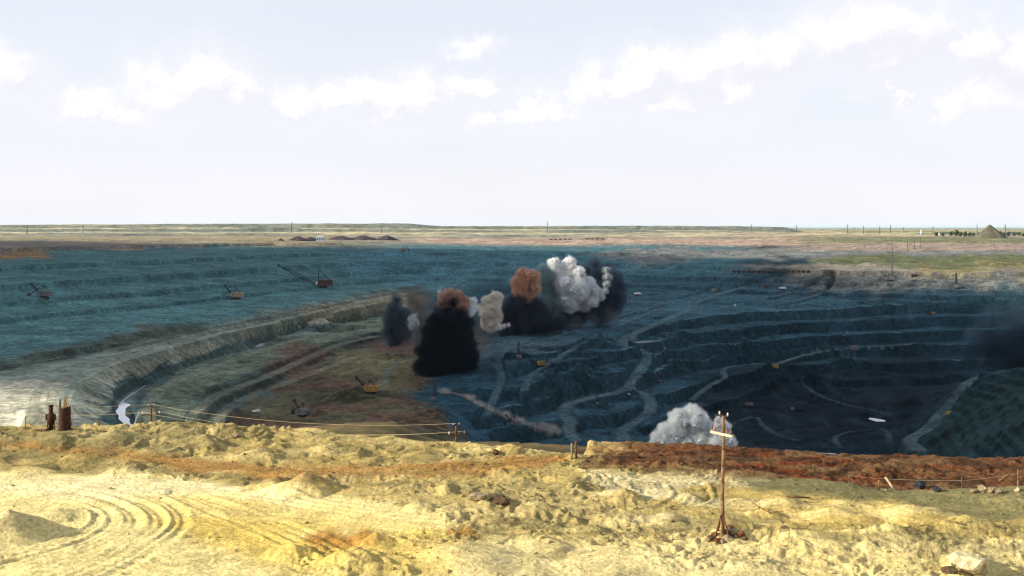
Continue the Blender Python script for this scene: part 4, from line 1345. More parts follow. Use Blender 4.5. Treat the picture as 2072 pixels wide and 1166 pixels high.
# ------------------------------------------------------------------ building kit
class MB:
    def __init__(self):
        self.v, self.f = [], []

    def add(self, vs, fs):
        n = len(self.v)
        self.v += [tuple(p) for p in vs]
        self.f += [tuple(i + n for i in q) for q in fs]
        return self

    def box(self, c, s, rz=0.0, taper=1.0, shift=(0, 0)):
        cx, cy, cz = c
        hx, hy, hz_ = s[0] / 2, s[1] / 2, s[2] / 2
        vs = []
        for z_ in (-1, 1):
            k_ = taper if z_ > 0 else 1.0
            for (a, b) in ((-1, -1), (1, -1), (1, 1), (-1, 1)):
                x_, y_ = a * hx * k_ + (shift[0] if z_ > 0 else 0), b * hy * k_ + (shift[1] if z_ > 0 else 0)
                vs.append((cx + x_ * math.cos(rz) - y_ * math.sin(rz), cy + x_ * math.sin(rz) + y_ * math.cos(rz), cz + z_ * hz_))
        return self.add(vs, [(3, 2, 1, 0), (4, 5, 6, 7), (0, 1, 5, 4), (1, 2, 6, 5), (2, 3, 7, 6), (3, 0, 4, 7)])

    def tube(self, a, b, r0, r1=None, n=10):
        r1 = r0 if r1 is None else r1
        a, b = Vector(a), Vector(b)
        d = (b - a).normalized()
        u = d.orthogonal().normalized()
        w_ = d.cross(u)
        vs = []
        for (p, r) in ((a, r0), (b, r1)):
            for k_ in range(n):
                t = 2 * math.pi * k_ / n
                vs.append(p + (u * math.cos(t) + w_ * math.sin(t)) * r)
        fs = [(k_, (k_ + 1) % n, n + (k_ + 1) % n, n + k_) for k_ in range(n)]
        fs += [tuple(range(n - 1, -1, -1)), tuple(range(n, 2 * n))]
        return self.add(vs, fs)

    def bar(self, a, b, w_):
        return self.tube(a, b, w_ * 0.7, None, 4)

    def prism(self, outline, y0, y1):
        """outline in x and z, pulled along y"""
        n = len(outline)
        vs = [(x_, y0, z_) for x_, z_ in outline] + [(x_, y1, z_) for x_, z_ in outline]
        fs = [tuple(range(n)), tuple(range(2 * n - 1, n - 1, -1))] + [(k_, n + k_, n + (k_ + 1) % n, (k_ + 1) % n) for k_ in range(n)]
        return self.add(vs, fs)

    def mesh(self, name, mat, smooth=False):
        me = bpy.data.meshes.new(name)
        me.from_pydata(self.v, [], self.f)
        bm = bmesh.new()
        bm.from_mesh(me)
        bmesh.ops.recalc_face_normals(bm, faces=bm.faces)
        bm.to_mesh(me)
        bm.free()
        if smooth:
            for p in me.polygons:
                p.use_smooth = len(p.vertices) == 4
        me.materials.append(mat)
        return me

    def build(self, name, mat, parent=None, smooth=False):
        return link(bpy.data.objects.new(name, self.mesh(name, mat, smooth)), parent)


def copy_tree(o, parent=None):
    c = o.copy()
    col.objects.link(c)
    c.parent = parent
    for ch in o.children:
        copy_tree(ch, c)
    return c


M_YEL = material('faded yellow paint', (0.25, 0.145, 0.042), 0.7, 0.35, 0.8)
M_TAN = material('dusty tan paint', (0.24, 0.18, 0.12), 0.7, 0.3, 0.8)
M_RED = material('rusty red paint', (0.075, 0.038, 0.036), 0.7, 0.35, 0.6)
M_DARK = material('dark greasy steel', (0.020, 0.021, 0.024), 0.6, 0.4, 1.5)
M_STEEL = material('weathered steel', (0.10, 0.105, 0.11), 0.6, 0.3, 1.0)
M_RUST = material('rust', (0.050, 0.022, 0.012), 0.9, 0.5, 4.0, bump=0.5)
M_RUSTIN = material('pale inner scale', (0.42, 0.29, 0.15), 0.9, 0.4, 5.0, bump=0.5)
M_WOOD = material('weathered pole wood', (0.19, 0.115, 0.058), 0.9, 0.35, 6.0, bump=0.4)
M_WOODD = material('dark pole wood', (0.13, 0.060, 0.028), 0.9, 0.35, 6.0, bump=0.4)
M_PALEW = material('pale sawn wood', (0.56, 0.43, 0.26), 0.9, 0.25, 6.0, bump=0.3)
M_CONC = material('mossy concrete', (0.17, 0.19, 0.13), 0.95, 0.3, 3.0, bump=0.3)
M_CERAM = material('white porcelain', (0.72, 0.66, 0.55), 0.35, 0.1, 3.0, spec=0.5)
M_BROWNC = material('brown porcelain', (0.16, 0.055, 0.022), 0.3, 0.2, 3.0, spec=0.5)
M_WIRE = material('wire', (0.55, 0.45, 0.27), 0.5, 0.1, 1.0)
M_WHITEP = material('dusty white paint', (0.62, 0.60, 0.56), 0.7, 0.2, 1.0)
M_BLUEP = material('dusty blue paint', (0.30, 0.38, 0.45), 0.7, 0.2, 1.0)
M_ORE = material('dark ore', (0.050, 0.040, 0.045), 1.0, 0.4, 0.2, bump=0.6)
M_SPOIL = material('spoil', (0.090, 0.085, 0.058), 1.0, 0.3, 0.05, bump=0.6)
M_LEAF = material('leaves', (0.060, 0.085, 0.030), 0.9, 0.4, 0.4)
M_BARK = material('bark', (0.08, 0.06, 0.04), 0.95, 0.3, 2.0)
M_GLASS = material('dark window glass', (0.03, 0.035, 0.04), 0.15, 0.1, 1.0, spec=0.5)

# ------------------------------------------------------------------ excavators, dragline, drill rigs, trucks
def make_shovel(paint_mat, name='excavator'):
    t = empty(name, (0, 0, -500))
    u = MB()
    u.box((0, 0, 1.15), (4.6, 3.4, 0.7)).tube((0, 0, 1.4), (0, 0, 1.95), 1.9, None, 14)
    u_ = u.build('undercarriage', M_DARK, t)
    for s_ in (-1, 1):
        m_ = MB()
        m_.prism([(-3.4, 0.55), (-3.0, 0.0), (3.0, 0.0), (3.4, 0.55), (3.1, 1.15), (-3.1, 1.15)], s_ * 2.0 - 0.55, s_ * 2.0 + 0.55)
        m_.build('crawler_track', M_DARK, u_)
    h = MB()
    h.box((-1.6, 0, 2.15), (8.2, 5.4, 0.4))
    h.prism([(-5.7, 2.35), (1.8, 2.35), (1.8, 5.0), (0.9, 5.6), (-4.9, 5.6), (-5.7, 4.6)], -2.5, 2.3)
    ho = h.build('house', paint_mat, t)
    MB().box((2.4, 2.1, 4.1), (1.7, 1.5, 2.6)).build('cab', paint_mat, t)
    MB().box((3.27, 2.1, 4.6), (0.06, 1.2, 1.0)).build('window', M_GLASS, ho)
    for x_ in (-4.2, -2.2, -0.2):
        MB().box((x_, -2.53, 4.2), (1.2, 0.08, 0.9)).build('window', M_GLASS, ho)
    g = MB()
    for s_ in (-1, 1):
        g.bar((1.2, s_ * 1.5, 5.5), (0.0, s_ * 0.5, 9.4), 0.28).bar((-3.6, s_ * 1.5, 5.5), (0.0, s_ * 0.5, 9.4), 0.24)
    g.bar((0, -0.6, 9.4), (0, 0.6, 9.4), 0.3)
    g.build('gantry', M_DARK, t)
    b = MB()
    for s_ in (-1, 1):
        b.bar((1.9, s_ * 1.1, 2.7), (9.2, s_ * 0.55, 10.6), 0.5)
    for k_ in range(6):
        f_ = 0.12 + 0.16 * k_
        b.bar((1.9 + 7.3 * f_, 1.1 - 0.55 * f_, 2.7 + 7.9 * f_), (1.9 + 7.3 * (f_ + 0.08), -1.1 + 0.55 * f_, 2.7 + 7.9 * (f_ + 0.08)), 0.25)
    bo = b.build('boom', M_DARK, t)
    MB().tube((9.2, -0.8, 10.6), (9.2, 0.8, 10.6), 0.75, None, 12).build('sheave', M_DARK, bo)
    r = MB()
    for s_ in (-0.4, 0.4):
        r.bar((0.0, s_, 9.4), (9.0, s_, 11.0), 0.10)
        r.bar((9.5, s_, 10.2), (10.4, s_, 3.6), 0.10)
    r.build('hoist_rope', M_DARK, t)
    MB().bar((3.0, 0, 7.6), (10.2, 0, 3.1), 0.5).build('dipper_stick', M_DARK, t)
    k = MB()
    k.prism([(9.4, 1.2), (11.3, 1.0), (11.6, 3.2), (9.8, 3.5)], -1.1, 1.1)
    for q_ in (-0.8, -0.27, 0.27, 0.8):
        k.box((11.45, q_, 3.35), (0.3, 0.25, 0.5))
    k.build('bucket', M_DARK, t)
    return t


def make_drill(name='drill_rig'):
    t = empty(name, (0, 0, -500))
    u_ = MB().box((0, 0, 1.2), (6.0, 2.4, 0.6)).build('undercarriage', M_DARK, t)
    for s_ in (-1, 1):
        MB().prism([(-3.2, 0.5), (-2.8, 0), (2.8, 0), (3.2, 0.5), (2.9, 1.05), (-2.9, 1.05)], s_ * 1.6 - 0.45, s_ * 1.6 + 0.45).build('crawler_track', M_DARK, u_)
    MB().prism([(-4.6, 1.5), (2.2, 1.5), (2.2, 3.9), (-4.0, 4.2), (-4.6, 3.8)], -1.7, 1.7).build('house', M_STEEL, t)
    MB().box((3.4, 1.2, 2.8), (1.8, 1.6, 2.4)).build('cab', M_YEL, t)
    m_ = MB()
    H_ = 15.5
    for (a, b) in ((-0.6, -0.6), (0.6, -0.6), (0.6, 0.6), (-0.6, 0.6)):
        m_.bar((2.6 + a, b, 1.0), (2.6 + a, b, H_), 0.26)
    for k_ in range(8):
        z0, z1 = 1.2 + 1.78 * k_, 1.2 + 1.78 * (k_ + 1)
        s_ = 1 if k_ % 2 else -1
        m_.bar((2.6 - 0.6 * s_, -0.6, z0), (2.6 + 0.6 * s_, -0.6, z1), 0.14).bar((2.6 - 0.6 * s_, 0.6, z0), (2.6 + 0.6 * s_, 0.6, z1), 0.14).bar((2.0, -0.6 * s_, z0), (2.0, 0.6 * s_, z1), 0.14)
    m_.box((2.6, 0, H_), (1.6, 1.6, 0.5))
    m_.build('mast', M_DARK, t)
    MB().tube((2.6, 0, 0), (2.6, 0, H_ - 1), 0.22, None, 8).build('drill_rod', M_STEEL, t)
    MB().bar((-1.5, 0.9, 3.9), (2.2, 0.6, 9.5), 0.22).bar((-1.5, -0.9, 3.9), (2.2, -0.6, 9.5), 0.22).build('brace', M_DARK, t)
    return t


def make_truck(paint_mat, name='dump_truck'):
    t = empty(name, (0, 0, -500))
    MB().box((0, 0, 1.35), (7.6, 2.2, 0.5)).build('chassis', M_DARK, t)
    MB().prism([(-4.0, 2.3), (-3.4, 1.7), (1.2, 1.9), (1.5, 3.4), (2.9, 3.9), (2.9, 4.1), (1.2, 4.0), (-4.0, 3.5)], -1.8, 1.8).build('dump_body', paint_mat, t)
    c = MB().prism([(1.7, 1.5), (3.9, 1.5), (3.9, 2.6), (3.0, 3.6), (1.7, 3.6)], -1.4, 0.6).build('cab', paint_mat, t)
    MB().box((3.5, -0.4, 3.05), (0.5, 1.5, 0.5)).build('window', M_GLASS, c)
    for x_ in (2.6, -1.2, -2.9):
        for s_ in (-1, 1):
            MB().tube((x_, s_ * 1.0, 0.8), (x_, s_ * 1.75, 0.8), 0.8, None, 14).build('wheel', M_DARK, t)
    return t


SHOVEL = {'y': make_shovel(M_YEL), 't': make_shovel(M_TAN), 'd': make_shovel(M_STEEL), 'r': make_shovel(M_RED)}
DRILL = make_drill()
TRUCK = {'w': make_truck(M_WHITEP), 'r': make_truck(M_RED)}
PROTOS = [*SHOVEL.values(), DRILL, *TRUCK.values()]


def remove_tree(o):
    for ch in list(o.children):
        remove_tree(ch)
    bpy.data.objects.remove(o)


def place(proto, px, py, yaw, hpx, hunit, label, cat, group, name):
    """stand a machine on the land seen at a pixel; hpx is its height in photo pixels"""
    p = hit(px, py)
    o = copy_tree(proto)
    o.name = name
    s_ = hpx / F * p.y / hunit
    s_ = min(max(s_ * 1.15, 0.6), 2.2)
    o.scale = (s_, s_, s_)
    o.rotation_euler = (0, 0, math.radians(yaw))
    # rest on the lowest of a few points under it so that no track floats
    o.location = (p.x, p.y, min(ground_z(p.x + a, p.y + b) for a in (-2, 0, 2) for b in (-2, 0, 2)) - 0.15)
    return tag(o, label, cat, group)


GX = 'excavators at work in the pit'
place(SHOVEL['d'], 88, 602, 175, 27, 11, 'dark face shovel at the far left foot of the left wall', 'excavator', GX, 'excavator')
place(SHOVEL['t'], 477, 606, 168, 25, 11, 'tan rope shovel on the pale bench left of the dragline', 'excavator', GX, 'excavator')
place(SHOVEL['y'], 748, 796, 165, 30, 11, 'yellow shovel digging the brown mound', 'excavator', GX, 'excavator')
place(SHOVEL['y'], 1098, 741, 25, 19, 11, 'orange-yellow shovel in the middle of the pit floor', 'excavator', GX, 'excavator')
place(SHOVEL['r'], 1550, 583, 170, 12, 11, 'pinkish shovel on the upper right bench', 'excavator', GX, 'excavator')
place(SHOVEL['t'], 1448, 590, 20, 12, 11, 'small pale shovel beside the top of the haul road', 'excavator', GX, 'excavator')
place(SHOVEL['d'], 1726, 706, 165, 20, 11, 'olive shovel in the middle of the long bench road', 'excavator', GX, 'excavator')
place(SHOVEL['y'], 1564, 738, 160, 18, 11, 'small yellow shovel at the bend of the bench road', 'excavator', GX, 'excavator')
place(SHOVEL['y'], 1886, 637, 200, 10, 11, 'tiny orange shovel under the upper right bench', 'excavator', GX, 'excavator')
place(SHOVEL['d'], 1800, 568, 150, 17, 11, 'dark shovel on the pale rim bench at right', 'excavator', GX, 'excavator')
place(SHOVEL['t'], 816, 509, 20, 10, 11, 'tiny pale shovel high on the far bench left of centre', 'excavator', GX, 'excavator')
place(SHOVEL['t'], 1262, 606, 15, 12, 11, 'pale shovel just right of the dark dust curtain', 'excavator', GX, 'excavator')
place(SHOVEL['y'], 1926, 832, 20, 17, 11, 'brown shovel on the dark spur at right', 'excavator', GX, 'excavator')
place(SHOVEL['d'], 612, 842, 140, 28, 11, 'dark shovel beside a black heap on the brown floor', 'excavator', GX, 'excavator')
place(SHOVEL['d'], 1042, 862, 160, 20, 11, 'dark shovel below the dust trail near the pit edge', 'excavator', GX, 'excavator')
GD = 'drill rigs in the pit'
place(DRILL, 1050, 727, 100, 30, 15.7, 'drill rig with upright mast left of the orange-yellow shovel', 'drill rig', GD, 'drill_rig')
place(DRILL, 878, 812, 80, 32, 15.7, 'black drill rig mast at the start of the dust trail', 'drill rig', GD, 'drill_rig')
place(DRILL, 1336, 772, 60, 22, 15.7, 'drill rig right of the winding haul road', 'drill rig', GD, 'drill_rig')
place(DRILL, 1208, 815, 90, 16, 15.7, 'small dark drill rig beside the haul road branch', 'drill rig', GD, 'drill_rig')
place(DRILL, 1517, 822, 120, 24, 15.7, 'drill rig on the dark floor above the near pole', 'drill rig', GD, 'drill_rig')
place(DRILL, 1604, 830, 60, 22, 15.7, 'rightmost drill rig on the dark pit floor', 'drill rig', GD, 'drill_rig')
place(DRILL, 1882, 612, 80, 14, 15.7, 'tiny drill rig on the bench above the orange shovel', 'drill rig', GD, 'drill_rig')
place(DRILL, 1937, 584, 90, 28, 15.7, 'tall thin drill rig on the upper right bench edge', 'drill rig', GD, 'drill_rig')
GT = 'dump trucks on the pit roads'
place(TRUCK['w'], 1290, 598, 10, 6, 4.1, 'white truck right of the pale shovel by the dust curtain', 'truck', GT, 'dump_truck')
place(TRUCK['w'], 1584, 587, 15, 6, 4.1, 'pale truck right of the pinkish shovel', 'truck', GT, 'dump_truck')
place(TRUCK['w'], 1268, 793, 20, 6, 4.1, 'white truck at the fork of the haul road', 'truck', GT, 'dump_truck')
place(TRUCK['r'], 1850, 560, 5, 6, 4.1, 'rust red truck on the rim bench at right', 'truck', GT, 'dump_truck')
place(TRUCK['w'], 519, 836, 30, 7, 4.1, 'white truck parked on the brown floor behind the power line', 'truck', GT, 'dump_truck')
place(TRUCK['w'], 404, 850, 60, 8, 4.1, 'white truck on the tracks under the power line', 'truck', GT, 'dump_truck')
for pr in PROTOS:
    remove_tree(pr)


def dragline():
    p = hit(652, 581)
    t = empty('dragline', (p.x, p.y, p.z - 0.3), math.radians(188))
    k = p.y / 1300.0
    t.scale = (k, k, k)
    MB().tube((0, 0, 0), (0, 0, 2.0), 6.0, None, 20).build('base_drum', M_DARK, t)
    for s_ in (-1, 1):
        MB().prism([(-6, 0.4), (-5, 0), (5, 0), (6, 0.4), (6, 1.4), (-6, 1.4)], s_ * 7.6 - 1.0, s_ * 7.6 + 1.0).build('walking_shoe', M_DARK, t)
    h = MB()
    h.box((-3, 0, 2.6), (19, 12, 1.0))
    h.prism([(-12.5, 3.1), (4.5, 3.1), (5.5, 4.0), (4.5, 8.0), (2.0, 9.0), (-11.0, 9.0), (-12.5, 7.5)], -5.6, 5.6)
    ho = h.build('house', M_RED, t)
    for x_ in (-9.5, -6, -2.5, 1):
        MB().box((x_, 5.65, 6.4), (1.8, 0.1, 1.2)).build('window', M_GLASS, ho)
    MB().box((6.0, 4.2, 5.0), (2.6, 2.2, 3.0)).build('cab', M_WHITEP, t)
    a = MB()
    top = Vector((4.0, 0, 21))
    for s_ in (-1, 1):
        a.bar((5.0, s_ * 3, 4), top + Vector((0, s_ * 0.8, 0)), 0.8).bar((-8, s_ * 3, 9), top + Vector((0, s_ * 0.8, 0)), 0.6)
    for f_ in (0.35, 0.65, 0.95):
        a.bar(Vector((5.0, -3, 4)).lerp(top, f_), Vector((5.0, 3, 4)).lerp(top, f_), 0.4)
    a.build('mast', M_DARK, t)
    b = MB()
    root, tip = Vector((6, 0, 3.2)), Vector((51, 0, 26))
    d = (tip - root).normalized()
    up = Vector((-d.z, 0, d.x))
    n = 16

    def ring(f_):
        w_ = 1.7 * (1 - 0.65 * abs(2 * f_ - 0.9))
        c = root.lerp(tip, f_)
        return [c + Vector((0, s_ * w_, 0)) + up * (q_ * w_) for s_, q_ in ((-1, -1), (1, -1), (1, 1), (-1, 1))]
    for i in range(n):
        r0, r1 = ring(i / n), ring((i + 1) / n)
        for q_ in range(4):
            b.bar(r0[q_], r1[q_], 0.5)
            b.bar(r0[q_], r1[(q_ + 1) % 4] if i % 2 else r1[(q_ - 1) % 4], 0.28)
    bo = b.build('boom', M_DARK, t)
    MB().tube(tip + Vector((0, -1, 0)), tip + Vector((0, 1, 0)), 1.3, None, 12).build('sheave', M_DARK, bo)
    r = MB()
    for s_ in (-0.5, 0.5):
        r.bar(top + Vector((0, s_, 0)), tip + Vector((0, s_, 0.8)), 0.12)
        r.bar(top + Vector((0, s_, 0)), Vector((-11, s_ * 6, 9)), 0.14)
    r.build('hoist_rope', M_DARK, t)
    tag(t, 'big walking dragline with long lattice boom on the left bench', 'dragline', GX)


dragline()

# ------------------------------------------------------------------ poles, wires, fences and scrap at the sand edge
def insulator(parent, p, mat, s_=1.0):
    m_ = MB()
    m_.tube(p, Vector(p) + Vector((0, 0, 0.16 * s_)), 0.025 * s_, None, 6)
    z0 = Vector(p) + Vector((0, 0, 0.12 * s_))
    m_.tube(z0, z0 + Vector((0, 0, 0.09 * s_)), 0.085 * s_, 0.07 * s_, 10).tube(z0 + Vector((0, 0, 0.09 * s_)), z0 + Vector((0, 0, 0.2 * s_)), 0.055 * s_, 0.045 * s_, 10)
    return m_.build('insulator', mat, parent, True)


def utility_pole(loc, h, arm_dir, arm_len, label, lean=(0, 0), near_=False, stub=True, r=0.14, wood=None):
    t = empty('utility_pole', loc)
    wood = wood or M_WOOD
    top = Vector((lean[0], lean[1], h))
    post = MB()
    seg = 8
    for i in range(seg):
        a, b = Vector((0, 0, -0.8)).lerp(top, i / seg), Vector((0, 0, -0.8)).lerp(top, (i + 1) / seg)
        a.x += 0.03 * math.sin(i * 1.3)
        b.x += 0.03 * math.sin((i + 1) * 1.3)
        post.tube(a, b, r * (1.15 - 0.32 * i / seg), r * (1.15 - 0.32 * (i + 1) / seg), 14)
    post.build('post', wood, t, True)
    ad = Vector(arm_dir).normalized() * arm_len / 2
    c = Vector((lean[0], lean[1], 0)) * ((h - 1.15) / h) + Vector((0, 0, h - 1.15))
    side = Vector((ad.y, -ad.x, 0)).normalized()
    if side.y > 0:
        side = -side
    cc_ = c + side * (r + 0.05)
    am = MB()
    e0, e1 = cc_ - ad, cc_ + ad
    u = side * 0.07
    z_ = Vector((0, 0, 0.07))
    am.add([e0 - u - z_, e0 + u - z_, e0 + u + z_, e0 - u + z_, e1 - u - z_, e1 + u - z_, e1 + u + z_, e1 - u + z_], [(3, 2, 1, 0), (4, 5, 6, 7), (0, 1, 5, 4), (1, 2, 6, 5), (2, 3, 7, 6), (3, 0, 4, 7)])
    am.build('crossarm', M_PALEW if near_ else M_WOODD, t)
    tips = []
    fr = (-0.88, -0.55, 0.55, 0.88) if near_ else (-0.85, 0.85)
    for f_ in fr:
        p = cc_ + ad * f_ + Vector((0, 0, 0.09))
        insulator(t, p, M_BROWNC if near_ else M_CERAM, 1.0 if near_ else 1.2)
        tips.append(Vector(loc) + p + Vector((0, 0, 0.3)))
    cap = MB()
    cap.bar(top - ad.normalized() * 0.42 + Vector((0, 0, 0.02)), top + ad.normalized() * 0.42 + Vector((0, 0, 0.02)), 0.07)
    cap.build('top_bracket', M_RUST, t)
    for s_ in (-1, 1):
        insulator(t, top + ad.normalized() * 0.38 * s_ + Vector((0, 0, 0.04)), M_CERAM, 0.75)
    if stub:
        st_ = MB().box((-r - 0.12, 0.02, 1.1), (0.2, 0.24, 3.4)).build('concrete_stub', M_CONC, t)
        MB().tube((-0.06, 0, 0.9), (-0.06, 0, 1.0), r * 2.1, None, 12).tube((-0.06, 0, 2.2), (-0.06, 0, 2.3), r * 2.1, None, 12).build('binding_wire', M_RUST, st_)
    tag(t, label, 'utility pole', 'wooden power line poles')
    return t, tips, Vector(loc) + top + Vector((0, 0, 0.25))


p = hit(1461, 1086)
POLE_A, tipsA, topA = utility_pole((p.x, p.y, p.z - 0.1), (1086 - 843) / F * p.y + 0.1, (1.15, -1.75, 0), 2.0, 'tall wooden pole standing alone on the near sand with pale crossarm', (0.12, 0.1), True, False, 0.125)
stt = MB()
for (a, b) in ((-0.75, -0.55), (0.55, -0.4), (-0.25, 0.8)):
    stt.tube((a, b, -0.5), (0.0 + 0.1 * a, 0.1 * b, 1.55), 0.07, 0.05, 8)
stt.build('brace', M_WOODD, POLE_A, True)


def pole_at(px, py_top, y, h, arm, alen, label, stub=True):
    x = (px - CX) / F * y
    zt = ZC - (py_top - HY) / F * y
    zb = ground_z(x, y)
    return utility_pole((x, y, zb - 0.2), zt - zb + 0.2, arm, alen, label, (0, 0), False, stub, 0.15, M_WOODD)


POLE_B, tipsB, topB = pole_at(923, 861, 136, 8, (0.9, 0.35, 0), 2.3, 'brown pole with short crossarm rising behind the sand edge at centre')
POLE_C, tipsC, topC = pole_at(306, 822, 150, 8, (0.95, 0.2, 0), 2.6, 'leftmost brown pole carrying wires before the pale water channel', False)
POLE_D, tipsD, topD = pole_at(-190, 812, 150, 8, (0.95, 0.2, 0), 2.6, 'pole beyond the left edge carrying the other end of the wires', False)


def wire(a, b, sag, label, rad=0.016):
    m_ = MB()
    n = 24
    prev = None
    for i in range(n + 1):
        f_ = i / n
        q = a.lerp(b, f_) - Vector((0, 0, sag * 4 * f_ * (1 - f_)))
        if prev is not None:
            m_.tube(prev, q, rad, None, 5)
        prev = q
    o = m_.build('power_wire', M_WIRE)
    tag(o, label, 'wire', 'power line wires')


wire(topC, topB, 1.2, 'topmost wire sagging between the left and centre poles')
wire(tipsC[0], tipsB[0], 1.4, 'lower wire sagging from the left arm tips between left and centre poles')
wire(tipsC[1], tipsB[1], 1.5, 'lower wire sagging from the right arm tips between left and centre poles')
wire(topD, topC, 0.7, 'topmost wire running from the left pole out of the picture')
wire(tipsD[0], tipsC[0], 0.8, 'lower wire running left out of the picture from the left arm tip')
wire(tipsD[1], tipsC[1], 0.8, 'lower wire running left out of the picture from the right arm tip')

# scrap casings on the left edge
def casing():
    p = hit(131, 869)
    s_ = p.y / F
    t = empty('steel_casing', (p.x, p.y, p.z - 0.25))
    n = 26
    R0, H = 11.5 * s_, 62 * s_ + 0.25
    rs = np.random.RandomState(3)
    outer, inner = MB(), MB()
    vo, vi = [], []
    m_ = 22
    for i in range(m_):
        a = math.radians(200 + 285 * i / (m_ - 1))          # open towards the left front
        front = math.sin(a)
        prong = 1.0 if i in (2, 3) else (1.04 if i in (m_ - 4, m_ - 3, m_ - 2) else 0.72 + 0.08 * rs.rand())
        for (lst, r_) in ((vo, R0), (vi, R0 * 0.86)):
            lst += [(math.cos(a) * r_ * 1.08, math.sin(a) * r_, 0), (math.cos(a) * r_, math.sin(a) * r_, H * 0.5 * prong), (math.cos(a) * r_ * (0.96 + 0.05 * rs.rand()), math.sin(a) * r_, H * prong)]
    def strip(lst): return [(3 * i + k_, 3 * i + 3 + k_, 3 * i + 4 + k_, 3 * i + 1 + k_) for i in range(m_ - 1) for k_ in (0, 1)]
    outer.add(vo, strip(vo))
    inner.add(vi, strip(vi))
    rim = [(vo[3 * i + 2], vo[3 * i + 5], vi[3 * i + 5], vi[3 * i + 2]) for i in range(m_ - 1)]
    for q in rim:
        outer.add(q, [(0, 1, 2, 3)])
    for e in (0, 3 * (m_ - 1)):
        outer.add([vo[e], vo[e + 1], vi[e + 1], vi[e]], [(0, 1, 2, 3)])
        outer.add([vo[e + 1], vo[e + 2], vi[e + 2], vi[e + 1]], [(0, 1, 2, 3)])
    outer.build('shell', M_RUST, t)
    inner.build('lining', M_RUSTIN, t)
    MB().tube((0, 0, 0), (0, 0, 0.3), R0 * 1.25, R0 * 1.2, 20).build('footing', M_RUST, t)
    tag(t, 'wide dark rusted casing with two jagged prongs on the left edge', 'casing')
    p = hit(103, 869)
    s_ = p.y / F
    t = empty('steel_pipe', (p.x, p.y, p.z - 0.25))
    H = 49 * s_ + 0.25
    MB().tube((0, 0, 0), (0, 0, H), 4.6 * s_, 4.2 * s_, 18).tube((0, 0, H - 0.08), (0, 0, H), 4.9 * s_, None, 18).build('pipe', M_RUST, t, True)
    MB().tube((0, 0, H * 0.28), (0, 0, H * 0.68), 7.6 * s_, 6.4 * s_, 12).build('collar', M_RUST, t, True)
    for q in (-1, 1):
        MB().box((q * 8.2 * s_, -0.05, H * 0.55), (3.6 * s_, 0.2, 12 * s_)).build('bracket', M_RUST, t)
        MB().tube((q * 7.5 * s_, -0.05, 0), (q * 6.8 * s_, 0, H * 0.4), 0.05, 0.05, 8).build('strut', M_RUST, t)
    MB().box((-1.0, -0.35, 0.42), (1.5, 0.45, 0.12)).box((-0.9, -0.3, 0.28), (1.1, 0.3, 0.16)).build('plank', M_RUSTIN, t)
    tag(t, 'narrow dark pipe stump with collar left of the wide casing', 'pipe')


casing()
p = hit(1161, 929)
s_ = p.y / F
t = empty('twin_posts', (p.x, p.y, p.z - 0.2))
MB().tube((-4.2 * s_, 0, 0), (-4.2 * s_, 0, 32 * s_ + 0.2), 2.0 * s_, 1.9 * s_, 10).build('concrete_post', M_CONC, t, True)
MB().tube((4.5 * s_, 0, 0), (4.0 * s_, 0, 36 * s_ + 0.2), 2.7 * s_, 2.5 * s_, 12).build('wooden_post', M_WOODD, t, True)
MB().tube((-4.8 * s_, 0, 26 * s_), (5 * s_, 0, 27 * s_), 0.03, None, 6).build('binding_wire', M_RUST, t)
tag(t, 'pair of short posts, one brown one greenish, on the sand edge', 'posts')

# posts of a low fence
GF = 'thin fence posts'


def post(px, py0, py1, r, mat, label, name='fence_post', lean=0.0, group=GF, y=None):
    p = hit(px, py1)
    h = (py1 - py0) / F * p.y
    t = MB()
    t.tube((0, 0, -0.4), (lean * h, 0, h * 0.5), r, r * 0.95, 8).tube((lean * h, 0, h * 0.5), (lean * 1.6 * h, 0.02, h), r * 0.95, r * 0.85, 8)
    o = t.build(name, mat, None, True)
    o.location = p
    return tag(o, label, 'post', group), p, h


_, f1, h1 = post(1717, 962, 984, 0.03, M_STEEL, 'thin fence post left of the braced wooden post')
_, f2, h2 = post(1946, 966, 999, 0.035, M_STEEL, 'thin fence post right of the dark scrap')
_, f3, h3 = post(2060, 950, 992, 0.06, M_WOOD, 'rightmost fence post, a brown stick beside the broken wood')
post(201, 848, 863, 0.05, M_WOODD, 'short dark post between the casing and the channel')
post(285, 850, 866, 0.05, M_WOODD, 'short dark post beside the pale water channel')
post(52, 842, 868, 0.05, M_WOODD, 'thin dark post left of the pipe stump')
p = hit(1778, 991)
s_ = p.y / F
t = empty('braced_post', p - Vector((0, 0, 0.15)))
MB().tube((0, 0, 0), (0.02, 0, 23 * s_), 0.085, 0.075, 10).build('post', M_WOOD, t, True)
MB().tube((-9 * s_, -0.1, 0.05), (-0.5 * s_, 0, 17 * s_), 0.05, 0.045, 8).build('brace', M_WOODD, t, True)
MB().box((8 * s_, 0.05, 3.4 * s_), (17 * s_, 0.1, 0.09)).build('rail', M_PALEW, t)
MB().box((18 * s_, 0.05, 2.5 * s_), (0.1, 0.1, 5.5 * s_)).build('short_post', M_WOODD, t)
tag(t, 'orange-brown wooden post with a slanting brace behind the olive sand', 'post')
p = hit(1809, 992)
o = MB().box((0, 0, 0), (0.16, 0.06, 1.25)).build('leaning_plank', M_PALEW)
o.rotation_euler = (math.radians(-14), math.radians(-33), 0)
o.location = p + Vector((-0.3, 0.1, 0.48))
tag(o, 'pale plank leaning beside the braced post', 'plank')
wire(f1 + Vector((0, 0, h1)), hit(1778, 991) + Vector((0, 0, 0.9)), 0.03, 'fence wire left of the braced post', 0.008)
wire(hit(1778, 991) + Vector((0, 0, 0.9)), f2 + Vector((0, 0, h2 * 0.8)), 0.06, 'fence wire right of the braced post', 0.008)
